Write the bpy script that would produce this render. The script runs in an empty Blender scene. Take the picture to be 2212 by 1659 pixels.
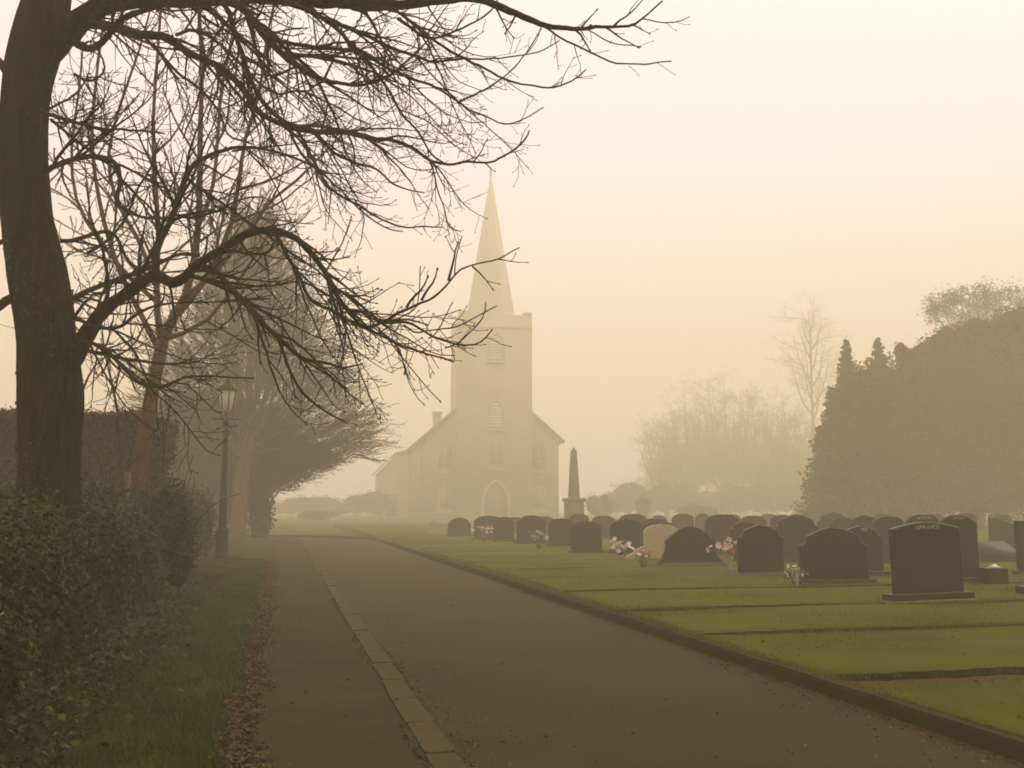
import bpy, bmesh, math, random
import numpy as np
from mathutils import Vector, Matrix

R = math.radians
random.seed(7)
rng = np.random.default_rng(7)
scene = bpy.context.scene
col = scene.collection

# ------------------------------------------------------------------ camera
EYE = 1.6                     # metres above the carriageway
FPX = 2150.0                  # focal length in pixels of a 2212 px wide picture
PITCH = math.atan(268.5 / FPX)
cam_data = bpy.data.cameras.new('camera')
cam = bpy.data.objects.new('camera', cam_data)
col.objects.link(cam)
cam_data.sensor_width = 36.0
cam_data.lens = 36.0 * FPX / 2212.0
cam_data.clip_start = 0.1
cam_data.clip_end = 2000.0
cam.location = (0, 0, EYE)
cam.rotation_euler = (math.pi / 2 + PITCH, 0, 0)
scene.camera = cam

# ------------------------------------------------------------------ sky, sun, exposure
SUN_ELEV, SUN_AZ = R(50), R(55)
world = bpy.data.worlds.new('World')
scene.world = world
world.use_nodes = True
wn = world.node_tree
wn.nodes.clear()
w_out = wn.nodes.new('ShaderNodeOutputWorld')
w_bg = wn.nodes.new('ShaderNodeBackground')
w_sky = wn.nodes.new('ShaderNodeTexSky')
w_sky.sky_type = 'NISHITA'
w_sky.sun_disc = False
w_sky.sun_elevation = SUN_ELEV
w_sky.sun_rotation = SUN_AZ
w_sky.air_density = 1.0
w_sky.dust_density = 8.0
w_bw = wn.nodes.new('ShaderNodeRGBToBW')         # overcast: no blue left in the sky
w_even = wn.nodes.new('ShaderNodeMix')           # cloud sheet evens the brightness out
w_even.data_type = 'FLOAT'
w_even.inputs[0].default_value = 0.9
w_even.inputs[3].default_value = 9.0
w_mul = wn.nodes.new('ShaderNodeMix')
w_mul.data_type = 'RGBA'
w_mul.blend_type = 'MULTIPLY'
w_mul.inputs[0].default_value = 1.0
w_mul.inputs[7].default_value = (1.0, 0.86, 0.93, 1)
wn.links.new(w_sky.outputs[0], w_bw.inputs[0])
wn.links.new(w_bw.outputs[0], w_even.inputs[2])
wn.links.new(w_even.outputs[0], w_mul.inputs[6])
wn.links.new(w_mul.outputs[2], w_bg.inputs['Color'])
wn.links.new(w_bg.outputs[0], w_out.inputs['Surface'])
w_bg.inputs['Strength'].default_value = 0.12

sun_data = bpy.data.lights.new('sun', 'SUN')
sun_data.energy = 1.1
sun_data.angle = R(40)
sun_data.color = (1.0, 0.87, 0.70)
sun = bpy.data.objects.new('sun', sun_data)
col.objects.link(sun)
sun.location = (0, 0, 60)
sd = Vector((math.sin(SUN_AZ) * math.cos(SUN_ELEV), math.cos(SUN_AZ) * math.cos(SUN_ELEV), math.sin(SUN_ELEV)))
sun.rotation_euler = (-sd).to_track_quat('-Z', 'Y').to_euler()

vs = scene.view_settings
scene.display_settings.display_device = 'sRGB'
vs.view_transform = 'Standard'
vs.look = 'None'
vs.gamma = 1.0
vs.use_curve_mapping = False
vs.exposure = 0.5
scene.cycles.use_denoising = True
scene.cycles.max_bounces = 8
scene.cycles.volume_bounces = 6
scene.cycles.transparent_max_bounces = 16
scene.cycles.filter_width = 1.8

HAZE_DENSITY = 0.0073
HAZE_TOP = 52.5
HAZE_COLOR = (1.0, 0.935, 0.675, 1)

# ------------------------------------------------------------------ picture <-> place
CP, SP = math.cos(PITCH), math.sin(PITCH)

def ray(px, py):
    a, b = px - 1106.0, 829.5 - py
    return np.array([a, FPX * CP - b * SP, FPX * SP + b * CP])

def at(px, py, Y):            # point on the pixel's ray, Y metres in front of the camera
    r = ray(px, py)
    return np.array([0, 0, EYE]) + r * (Y / r[1])

def on(px, py, z=0.0):        # where the pixel's ray meets the ground at height z
    r = ray(px, py)
    return np.array([0, 0, EYE]) + r * ((z - EYE) / r[2])

_vp = ray(610, 1098)
BEAR = math.atan2(_vp[0], _vp[1])                 # bearing of the road
U = np.array([math.sin(BEAR), math.cos(BEAR)])    # along the road
N = np.array([math.cos(BEAR), -math.sin(BEAR)])   # to its right

def st(s, t, z=0.0):
    p = U * s + N * t
    return np.array([p[0], p[1], z])

def to_st(p):
    return float(U @ p[:2]), float(N @ p[:2])

# ------------------------------------------------------------------ mesh helpers
def build(name, V, F, mat=None, parent=None, smooth=False):
    """V (n,3), F list of index arrays, each (m,k)"""
    V = np.asarray(V, dtype=np.float64)
    if not isinstance(F, (list, tuple)) or (len(F) and np.ndim(F[0]) == 1):
        F = [np.asarray(F)]
    F = [np.asarray(f, dtype=np.int32) for f in F if len(f)]
    me = bpy.data.meshes.new(name)
    me.vertices.add(len(V))
    me.vertices.foreach_set('co', V.ravel())
    loops = np.concatenate([f.ravel() for f in F])
    tot = np.concatenate([np.full(len(f), f.shape[1], dtype=np.int32) for f in F])
    start = np.concatenate([[0], np.cumsum(tot)[:-1]]).astype(np.int32)
    me.loops.add(len(loops))
    me.loops.foreach_set('vertex_index', loops)
    me.polygons.add(len(tot))
    me.polygons.foreach_set('loop_start', start)
    me.polygons.foreach_set('loop_total', tot)
    if smooth:
        me.polygons.foreach_set('use_smooth', np.ones(len(tot), dtype=bool))
    me.update(calc_edges=True)
    me.validate()
    if mat is not None:
        me.materials.append(mat)
    return link(name, me, parent)

def link(name, me, parent=None):
    o = bpy.data.objects.new(name, me)
    col.objects.link(o)
    if parent is not None:
        o.parent = parent
    return o

def tag(o, label, cat, group=None, kind=None):
    o['label'] = label
    o['category'] = cat
    if group:
        o['group'] = group
    if kind:
        o['kind'] = kind
    return o

def struct(o, label=None):
    o['kind'] = 'structure'
    if label:
        o['label'] = label
    return o

def empty(name, loc, rz=0.0):
    o = bpy.data.objects.new(name, None)
    o.empty_display_size = 0.2
    col.objects.link(o)
    o.location = tuple(loc)
    o.rotation_euler = (0, 0, rz)
    return o

class Acc:
    """collects geometry that becomes one mesh"""
    def __init__(self):
        self.v, self.f, self.n = [], {}, 0
    def add(self, V, *Fs):
        V = np.asarray(V, dtype=np.float64)
        for F in Fs:
            F = np.asarray(F, dtype=np.int32)
            self.f.setdefault(F.shape[1], []).append(F + self.n)
        self.v.append(V)
        self.n += len(V)
    def box(self, x0, x1, y0, y1, z0, z1):
        V = [(x0, y0, z0), (x1, y0, z0), (x1, y1, z0), (x0, y1, z0), (x0, y0, z1), (x1, y0, z1), (x1, y1, z1), (x0, y1, z1)]
        F = [(0, 3, 2, 1), (4, 5, 6, 7), (0, 1, 5, 4), (1, 2, 6, 5), (2, 3, 7, 6), (3, 0, 4, 7)]
        self.add(V, F)
    def build(self, name, mat=None, parent=None, smooth=False):
        return build(name, np.concatenate(self.v), [np.concatenate(x) for x in self.f.values()], mat, parent, smooth)

def tube(acc, P, rad, k=6, cap=True, wob=0.0):
    """tapered tube along polyline P with radii rad"""
    P = np.asarray(P, dtype=np.float64)
    n = len(P)
    rad = np.asarray(rad, dtype=np.float64)
    T = np.gradient(P, axis=0)
    T /= np.linalg.norm(T, axis=1)[:, None] + 1e-9
    ref = np.array([0.31, 0.23, 0.92]) if abs(T[0, 2]) < 0.85 else np.array([0.9, 0.4, 0.1])
    A = np.cross(T, ref); A /= np.linalg.norm(A, axis=1)[:, None] + 1e-9
    B = np.cross(T, A)
    ang = np.arange(k) * 2 * math.pi / k
    rr = rad[:, None] * (1 + (rng.uniform(-wob, wob, (n, k)) if wob else 0))
    V = P[:, None, :] + (A[:, None, :] * np.cos(ang)[None, :, None] + B[:, None, :] * np.sin(ang)[None, :, None]) * rr[..., None]
    i = np.arange(n - 1)[:, None] * k
    j = np.arange(k)[None, :]
    j2 = (j + 1) % k
    Q = np.stack([i + j, i + j2, i + k + j2, i + k + j], -1).reshape(-1, 4)
    V = V.reshape(-1, 3)
    if cap:
        V = np.concatenate([V, P[-1:] + T[-1:] * rad[-1], P[:1]])
        tip = n * k
        t1 = np.stack([np.arange(k) + (n - 1) * k, (np.arange(k) + 1) % k + (n - 1) * k, np.full(k, tip)], -1)
        t0 = np.stack([(np.arange(k) + 1) % k, np.arange(k), np.full(k, tip + 1)], -1)
        acc.add(V, Q, np.concatenate([t1, t0]))
    else:
        acc.add(V, Q)

def resample(P, step):
    """Catmull-Rom through the points, about one point per step"""
    P = np.asarray(P, dtype=np.float64)
    Q = np.concatenate([2 * P[:1] - P[1:2], P, 2 * P[-1:] - P[-2:-1]])
    out = []
    for i in range(1, len(Q) - 2):
        p0, p1, p2, p3 = Q[i - 1:i + 3]
        m = max(1, int(round(np.linalg.norm((p2 - p1)[:3]) / step)))
        for u in np.arange(m) / m:
            out.append(0.5 * (2 * p1 + (p2 - p0) * u + (2 * p0 - 5 * p1 + 4 * p2 - p3) * u * u + (3 * p1 - p0 - 3 * p2 + p3) * u ** 3))
    out.append(P[-1])
    return np.array(out)

def leaves(centers, size, tilt=1.0, aspect=0.5, bend=0.25, normals=None, spread=0.9):
    """one small folded rhombus per centre: returns V, quads"""
    n = len(centers)
    size = np.broadcast_to(size, (n,))
    if normals is None:
        d = rng.normal(size=(n, 3))
    else:
        d = normals + rng.normal(size=(n, 3)) * spread
    d /= np.linalg.norm(d, axis=1)[:, None] + 1e-9
    a = np.cross(d, rng.normal(size=(n, 3)))
    a /= np.linalg.norm(a, axis=1)[:, None] + 1e-9
    b = np.cross(d, a)
    L = size[:, None]
    v0 = centers - a * L * 0.5
    v2 = centers + a * L * 0.5
    v1 = centers + b * L * 0.5 * aspect + d * L * bend * 0.4 - a * L * 0.08
    v3 = centers - b * L * 0.5 * aspect + d * L * bend * 0.4 - a * L * 0.08
    V = np.stack([v0, v1, v2, v3], 1).reshape(-1, 3)
    F = np.arange(4 * n).reshape(-1, 4)
    return V, F

# ------------------------------------------------------------------ materials
def mat(name, c1, c2=None, rough=0.8, scale=3.0, detail=6.0, bump=0.0, bscale=None, spec=0.3, rand=0.0, c3=None, s3=0.4, w3=(0.5, 0.62), stretch=None, bdist=0.02):
    """two colours mixed by noise, a third in patches, fine relief by bump; rand varies the value per mesh island"""
    m = bpy.data.materials.new(name)
    m.use_nodes = True
    nt = m.node_tree
    b = nt.nodes['Principled BSDF']
    b.inputs['Roughness'].default_value = rough
    b.inputs['Specular IOR Level'].default_value = spec
    tc = nt.nodes.new('ShaderNodeTexCoord')
    src = tc.outputs['Object']
    if stretch:
        mp = nt.nodes.new('ShaderNodeMapping')
        mp.inputs['Scale'].default_value = stretch
        nt.links.new(src, mp.inputs[0])
        src = mp.outputs[0]
    def noise(sc, det=detail, ro=0.6):
        n = nt.nodes.new('ShaderNodeTexNoise')
        n.inputs['Scale'].default_value = sc
        n.inputs['Detail'].default_value = det
        n.inputs['Roughness'].default_value = ro
        nt.links.new(src, n.inputs['Vector'])
        return n.outputs[0]
    def ramp(v, lo, hi):
        r = nt.nodes.new('ShaderNodeMapRange')
        r.inputs[1].default_value = lo
        r.inputs[2].default_value = hi
        nt.links.new(v, r.inputs[0])
        return r.outputs[0]
    def mix(f, a, bb):
        x = nt.nodes.new('ShaderNodeMix')
        x.data_type = 'RGBA'
        for sock, val in ((0, f), (6, a), (7, bb)):
            if isinstance(val, bpy.types.NodeSocket):
                nt.links.new(val, x.inputs[sock])
            else:
                x.inputs[sock].default_value = val
        return x.outputs[2]
    c1 = (*c1, 1)
    c = mix(ramp(noise(scale), 0.35, 0.65), c1, (*(c2 if c2 else tuple(v * 0.7 for v in c1[:3])), 1))
    if c3:
        c = mix(ramp(noise(s3, 5.0), *w3), c, (*c3, 1))
    if rand:
        g = nt.nodes.new('ShaderNodeNewGeometry')
        h = nt.nodes.new('ShaderNodeHueSaturation')
        r1 = nt.nodes.new('ShaderNodeMapRange')
        r1.inputs[3].default_value = 1 - rand
        r1.inputs[4].default_value = 1 + rand
        nt.links.new(g.outputs['Random Per Island'], r1.inputs[0])
        nt.links.new(r1.outputs[0], h.inputs['Value'])
        nt.links.new(c, h.inputs['Color'])
        c = h.outputs[0]
    nt.links.new(c, b.inputs['Base Color'])
    if bump:
        bn = nt.nodes.new('ShaderNodeBump')
        bn.inputs['Strength'].default_value = bump
        bn.inputs['Distance'].default_value = bdist
        nt.links.new(noise(bscale or scale * 6, 8.0, 0.7), bn.inputs['Height'])
        nt.links.new(bn.outputs[0], b.inputs['Normal'])
    return m

# ------------------------------------------------------------------ materials of the place
M_ground = mat('rough_grass_ground', (0.050, 0.044, 0.008), (0.066, 0.050, 0.012), 0.95, 2.0, bump=0.6, bscale=30, spec=0.05)
M_tarmac = mat('tarmac', (0.056, 0.044, 0.010), (0.028, 0.022, 0.005), 0.88, 45.0, 3.0, bump=0.8, bscale=110, c3=(0.062, 0.049, 0.012), s3=0.30, w3=(0.40, 0.75), spec=0.08)
M_path = mat('old_path_surface', (0.046, 0.033, 0.008), (0.035, 0.027, 0.006), 0.85, 2.0, bump=0.5, bscale=100, c3=(0.040, 0.038, 0.006), s3=0.7, w3=(0.5, 0.7), stretch=(0.5, 1.6, 1), spec=0.05)
M_kerb = mat('kerb_concrete', (0.074, 0.056, 0.019), (0.058, 0.044, 0.015), 0.85, 5.0, bump=0.4, bscale=60, c3=(0.055, 0.055, 0.020), s3=1.3, w3=(0.5, 0.7), rand=0.05, spec=0.05)
M_kerb_dark = mat('kerb_dark_mossy', (0.044, 0.033, 0.010), (0.032, 0.025, 0.007), 0.9, 5.0, bump=0.4, bscale=60, c3=(0.045, 0.045, 0.014), s3=1.3, w3=(0.55, 0.75), rand=0.15, spec=0.05)
M_lawn = mat('lawn_turf', (0.082, 0.088, 0.005), (0.100, 0.092, 0.007), 0.95, 1.2, bump=0.8, bscale=90, c3=(0.060, 0.074, 0.004), s3=0.6, w3=(0.45, 0.60), spec=0.03)
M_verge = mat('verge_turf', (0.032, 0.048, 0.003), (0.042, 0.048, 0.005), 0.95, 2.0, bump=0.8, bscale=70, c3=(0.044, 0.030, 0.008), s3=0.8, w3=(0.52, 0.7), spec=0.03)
M_soil = mat('bare_soil', (0.095, 0.062, 0.020), (0.062, 0.042, 0.012), 0.95, 6.0, bump=0.7, bscale=50, spec=0.05)
M_edge = mat('cut_turf_edge', (0.040, 0.030, 0.008), (0.026, 0.020, 0.005), 0.95, 9.0, bump=0.8, bscale=40, spec=0.03)
M_litter_bed = mat('leaf_litter_bed', (0.050, 0.030, 0.010), (0.028, 0.019, 0.006), 0.95, 14.0, bump=0.9, bscale=60, spec=0.05)
M_blade = mat('grass_blade', (0.092, 0.102, 0.006), (0.115, 0.105, 0.009), 0.8, 1.0, rand=0.35, spec=0.05)
M_blade_dark = mat('dark_verge_grass_blade', (0.040, 0.064, 0.003), (0.054, 0.062, 0.006), 0.8, 1.5, rand=0.4, spec=0.05)  # darker green than the lawn blades
M_dead_dark = mat('dark_brown_leaf', (0.055, 0.032, 0.011), (0.030, 0.018, 0.006), 0.9, 3.0, rand=0.5, spec=0.05)  # darker brown copy of the leaf colour, for litter under the hedge
M_dead = mat('fallen_leaf', (0.115, 0.074, 0.022), (0.060, 0.040, 0.012), 0.8, 3.0, rand=0.5, spec=0.08)

# ------------------------------------------------------------------ lie of the land
KERB_L0, KERB_L1 = 0.86, 1.10        # near kerb of the carriageway
PATH_L = -0.13
KERB_R0, KERB_R1 = 4.62, 4.76
BEND_S, BEND_R = 50.0, 4.0           # the road turns left beyond

def road_pt(d, t, z=0.0):
    """point at length d along the road, offset t to the right"""
    if d <= BEND_S:
        return st(d, t, z)
    a = min((d - BEND_S) / BEND_R, R(88))
    rest = max(0.0, d - BEND_S - BEND_R * R(88))
    cx = st(BEND_S, -BEND_R)
    dirv = U * math.cos(a) - N * math.sin(a)
    out = N * math.cos(a) + U * math.sin(a)
    p = cx[:2] + out * (BEND_R + t) + dirv * rest
    return np.array([p[0], p[1], z])

D_LIST = np.concatenate([np.arange(-2, 20, 0.5), np.arange(20, 50, 2.0), np.arange(50, 57, 0.5), np.arange(57, 130, 6.0)])

def ribbon(name, t0, t1, z0, z1, m, cols=6, ds=D_LIST, wob0=0.0, wob1=0.0, bumpz=0.0):
    ts = np.linspace(0, 1, cols + 1)
    V = []
    for d in ds:
        a = t0 + wob0 * (math.sin(d * 1.7) + math.sin(d * 4.3 + 1) + math.sin(d * 9.1)) / 3
        b = t1 + wob1 * (math.sin(d * 1.3 + 2) + math.sin(d * 3.7) + math.sin(d * 8.3)) / 3
        for u in ts:
            z = z0 + (z1 - z0) * u + (bumpz * math.sin(d * 2.1 + u * 9) * math.sin(u * math.pi) if bumpz else 0)
            V.append(road_pt(d, a + (b - a) * u, z))
    c = cols + 1
    i, j = np.meshgrid(np.arange(len(ds) - 1), np.arange(cols), indexing='ij')
    i, j = i.ravel(), j.ravel()
    F = np.stack([i * c + j, i * c + j + 1, (i + 1) * c + j + 1, (i + 1) * c + j], -1)
    return build(name, V, [F], m, smooth=True)

g = 340.0
gn = 40
gx, gy = np.meshgrid(np.linspace(-g, g, gn + 1), np.linspace(-g, g, gn + 1), indexing='ij')
gi, gj = np.meshgrid(np.arange(gn), np.arange(gn), indexing='ij')
gi, gj = gi.ravel(), gj.ravel()
struct(build('ground', np.stack([gx.ravel(), gy.ravel(), np.full(gx.size, -0.05)], -1),
      [np.stack([gi * (gn + 1) + gj, (gi + 1) * (gn + 1) + gj, (gi + 1) * (gn + 1) + gj + 1, gi * (gn + 1) + gj + 1], -1)], M_ground),
      'rough grassy ground reaching back into the fog')
struct(ribbon('road', KERB_L1 - 0.02, KERB_R0 + 0.02, 0.0, 0.0, M_tarmac, 10), 'narrow grey tarmac lane running through the cemetery and bending away')
struct(ribbon('footpath', PATH_L - 0.10, KERB_L0 + 0.01, 0.085, 0.10, M_path, 6, wob0=0.03), 'brown worn footpath beside the lane')
struct(ribbon('litter_strip', -0.40, PATH_L - 0.02, 0.083, 0.092, M_litter_bed, 3, wob0=0.06, wob1=0.03, bumpz=0.008), 'strip of rotting brown leaves along the footpath edge')
struct(ribbon('grass_verge', -1.75, -0.32, 0.22, 0.086, M_verge, 6, wob1=0.07, bumpz=0.02), 'dark green grass verge between hedge and footpath')
struct(ribbon('hedge_bank', -14.0, -1.70, 0.26, 0.22, M_litter_bed, 10, bumpz=0.05), 'brown earth bank under the hedge and trees')

def kerb_run(name, label, t0, t1, z0, ztop, m, length, d0, d1, tilt):
    root = empty(name, (0, 0, 0))
    struct(root, label)
    protos = []
    for q in range(5):
        bm = bmesh.new()
        bmesh.ops.create_cube(bm, size=1.0)
        w = t1 - t0
        for v in bm.verts:
            v.co.x *= w
            v.co.y *= length - 0.002 - 0.002 * rng.random()
            v.co.z = v.co.z * (ztop - z0 + 0.12) + (ztop + z0 - 0.12) / 2
            if v.co.z > ztop - 0.05:
                v.co.x += rng.uniform(-0.008, 0.008)
                v.co.z += rng.uniform(-0.008, 0.008)
        es = [e for e in bm.edges if all(v.co.z > ztop - 0.05 for v in e.verts) and abs(e.verts[0].co.y - e.verts[1].co.y) > 0.1]
        bmesh.ops.bevel(bm, geom=es, offset=0.018, segments=2, affect='EDGES')
        me = bpy.data.meshes.new('kerb_stone')
        bm.to_mesh(me); bm.free()
        me.materials.append(m)
        protos.append(me)
    d, i = d0 + length / 2, -1
    while d < d1:
        i += 1
        d += length * (BEND_R / (BEND_R + t0) if BEND_S < d < BEND_S + BEND_R * R(88) else 1.0)
        p = road_pt(d, (t0 + t1) / 2)
        p2 = road_pt(d + 0.05, (t0 + t1) / 2)
        o = link('kerb_stone', protos[i % 5], root)
        o.location = (p[0] + rng.uniform(-.004, .004), p[1], rng.uniform(-.004, .003))
        dd = p2 - p
        o.rotation_euler = (rng.uniform(-.006, .006), tilt + rng.uniform(-.02, .02), math.atan2(-dd[0], dd[1]) + rng.uniform(-.006, .006))
    return root

kerb_run('kerb_by_footpath', 'worn pale concrete kerb between footpath and lane', KERB_L0 + 0.015, KERB_L1, 0.0, 0.105, M_kerb, 0.915, -1.0, 53, 0.0)
kerb_run('kerb_by_lawn', 'dark mossy kerb holding the lawn edge along the lane', KERB_R0, KERB_R1, 0.0, 0.118, M_kerb_dark, 0.915, 1.0, 60, 0.0)

# ------------------------------------------------------------------ lawn in low terraces, one per row of graves
ROWS = [on(1689, 1461, 0.14), on(1451, 1369, 0.14), on(1415, 1314, 0.15)]
row_s = [to_st(p)[0] for p in ROWS]                     # plot edges that show as dark lines
row_s += [row_s[-1] + 3.15 * k for k in range(1, 12)]
edges = [3.0] + row_s + [95.0]

def lawn_z(s, t=8.0):
    k = sum(1 for r in row_s if s >= r - 1e-6)
    return 0.114 + 0.014 * min(k, 4)

lawn_root = empty('lawn', (0, 0, 0))
struct(lawn_root, 'green mown lawn in low terraces among the graves')
for i in range(len(edges) - 1):
    s0, s1 = edges[i], edges[i + 1]
    gap = 0.44 if i == 0 else (0.17 if i < 4 else 0.06)
    z = lawn_z((s0 + s1) / 2)
    far = s1 - gap if i < len(edges) - 2 else s1
    acc = Acc()
    cols_, rows_ = 90, 8
    tt = np.concatenate([KERB_R1 + 0.005 + np.linspace(0, 8, 60), KERB_R1 + 8 + np.linspace(0.6, 42, cols_ - 59)])
    near_cut = s0
    A = []
    for r in range(rows_ + 1):
        for t in tt:
            wob = (0.030 * (math.sin(t * 1.1 + i * 3) + math.sin(t * 2.9 + i)) + 0.016 * (math.sin(t * 7.7 + 2 * i) + math.sin(t * 17.3) + math.sin(t * 29.0 + i))) * (1 if i < 4 else 0.5) * (1 if r in (0, rows_) else 0)
            u = r / rows_
            s_ = near_cut + (far - near_cut) * u + wob
            zz = z + 0.012 * math.sin(t * 1.1 + i) * math.sin(s_ * 1.7) + (0.012 if 0 < r < rows_ else 0)
            if t < KERB_R1 + 0.05:
                zz = min(zz, 0.118)
            A.append(st(s_, t, zz))
    A = np.array(A)
    c = len(tt)
    gi, gj = np.meshgrid(np.arange(rows_), np.arange(c - 1), indexing='ij')
    gi, gj = gi.ravel(), gj.ravel()
    Q = np.stack([gi * c + gj, gi * c + gj + 1, (gi + 1) * c + gj + 1, (gi + 1) * c + gj], -1)
    # cut edge of the turf
    fr = A[:c].copy(); fr[:, 2] = 0.0
    bk = A[-c:].copy(); bk[:, 2] = 0.0
    V = np.concatenate([A, fr, bk])
    b0 = len(A); k = np.arange(c - 1)
    Q2 = np.stack([b0 + k, b0 + k + 1, k + 1, k], -1)
    Q3 = np.stack([b0 + c + k + 1, b0 + c + k, rows_ * c + k, rows_ * c + k + 1], -1)
    acc.add(V, Q)
    strip = acc.build('turf_strip', M_lawn, lawn_root, smooth=False)
    acc = Acc(); acc.add(V, Q2, Q3)
    acc.build('cut_edge', M_edge, strip)
# soil lying in the gaps
A = []
ss = np.linspace(1, 96, 60)
tt = np.linspace(KERB_R1 + 0.004, 55, 12)
for s_ in ss:
    for t in tt:
        A.append(st(s_, t, 0.07))
gi, gj = np.meshgrid(np.arange(59), np.arange(11), indexing='ij')
gi, gj = gi.ravel(), gj.ravel()
struct(build('soil_bed', A, [np.stack([gi * 12 + gj, gi * 12 + gj + 1, (gi + 1) * 12 + gj + 1, (gi + 1) * 12 + gj], -1)], M_soil), 'bare soil showing in the gaps between turf strips')

# ------------------------------------------------------------------ church
M_stone = mat('rubble_stone', (0.45, 0.39, 0.29), (0.40, 0.345, 0.25), 0.9, 1.2, bump=0.5, bscale=8, c3=(0.48, 0.41, 0.30), s3=0.3)  # wall colour paled so the church sinks further into the haze
M_ashlar = mat('dressed_stone', (0.47, 0.395, 0.275), (0.42, 0.35, 0.245), 0.9, 1.0, bump=0.2, bscale=10)
M_spire = mat('spire_stone', (0.50, 0.45, 0.36), (0.46, 0.41, 0.33), 0.9, 0.8, bump=0.2, bscale=6)  # paler than the tower, fog fade put into the stone colour
M_slate = mat('roof_slate', (0.34, 0.29, 0.21), (0.29, 0.25, 0.18), 0.6, 2.0, bump=0.3, bscale=10)
M_louvre = mat('pale_louvre_boards', (0.80, 0.72, 0.60), (0.72, 0.65, 0.54), 0.7, 2.0)
M_winpaint = mat('white_window_paint', (0.55, 0.48, 0.36), (0.50, 0.44, 0.33), 0.6, 3.0)
M_pane = mat('dark_leaded_pane', (0.30, 0.26, 0.19), (0.26, 0.22, 0.16), 0.3, 1.0, spec=0.5)
M_door = mat('dark_church_door', (0.24, 0.20, 0.14), (0.20, 0.17, 0.12), 0.7, 4.0, stretch=(8, 8, 1))
M_render = mat('pale_rendered_wall', (0.46, 0.39, 0.28), (0.42, 0.36, 0.26), 0.9, 1.0)

CH_Y = 140.0
cc = at(1063, 1098, CH_Y); cc[2] = 0.0
CH_ROT = math.atan2(1106 - 730, FPX)               # nave axis points towards x = 730 on the horizon
church = empty('parish_church', cc, CH_ROT)
church.scale = (CH_Y / 82,) * 3
tag(church, 'stone church with square tower and tall spire fading into the fog', 'church')

def gable_prism(acc, x0, x1, y0, y1, ze, zr, over=0.0):
    xm = (x0 + x1) / 2
    V = [(x0, y0, 0), (x1, y0, 0), (x1, y0, ze), (xm, y0, zr), (x0, y0, ze), (x0, y1, 0), (x1, y1, 0), (x1, y1, ze), (xm, y1, zr), (x0, y1, ze)]
    acc.add(V, [(1, 0, 5, 6), (1, 6, 7, 2), (5, 0, 4, 9)], [(0, 1, 2, 3, 4), (6, 5, 9, 8, 7)])

def arch_pts(w, h, n=8, pointed=True):
    """outline of an arched opening, base centred at 0,0"""
    hw = w / 2
    pts = [(-hw, 0), (hw, 0)]
    if pointed:
        rise = w * 0.85
        sp = h - rise
        rad = (hw * hw + rise * rise) / (2 * hw)
        for i in range(n + 1):
            a = math.asin(rise / rad) * i / n
            pts.append((hw - rad + rad * math.cos(a), sp + rad * math.sin(a)))
        for i in range(n - 1, -1, -1):
            a = math.asin(rise / rad) * i / n
            pts.append((-(hw - rad + rad * math.cos(a)), sp + rad * math.sin(a)))
    else:
        sp = h - hw
        for i in range(2 * n + 1):
            a = math.pi * i / (2 * n)
            pts.append((hw * math.cos(a), sp + hw * math.sin(a)))
    return pts

def prism_xz(acc, pts, y0, y1, ox=0.0, oz=0.0):
    n = len(pts)
    V = [(x + ox, y0, z + oz) for x, z in pts] + [(x + ox, y1, z + oz) for x, z in pts]
    f = np.arange(n)
    side = np.stack([f, (f + 1) % n, (f + 1) % n + n, f + n], -1)
    acc.add(V, side[:, ::-1], [tuple(range(n))], [tuple(range(2 * n - 1, n - 1, -1))])

def ring_xz(acc, outer, inner, y0, y1, ox=0.0, oz=0.0):
    n = len(outer)
    V = []
    for ring, y in ((outer, y0), (inner, y0), (outer, y1), (inner, y1)):
        V += [(x + ox, y, z + oz) for x, z in ring]
    f = np.arange(n); g_ = (f + 1) % n
    acc.add(V, np.stack([f, g_, g_ + n, f + n], -1), np.stack([f, f + 2 * n, g_ + 2 * n, g_], -1), np.stack([f + n, g_ + n, g_ + 3 * n, f + 3 * n], -1), np.stack([f + 2 * n, f + 3 * n, g_ + 3 * n, g_ + 2 * n], -1))

def shrink(pts, d):
    xs = [p[0] for p in pts]; zs = [p[1] for p in pts]
    w, h = max(xs) - min(xs), max(zs) - min(zs)
    return [(x * (1 - 2 * d / w), d + (z) * (1 - 2 * d / h)) for x, z in pts]

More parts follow.
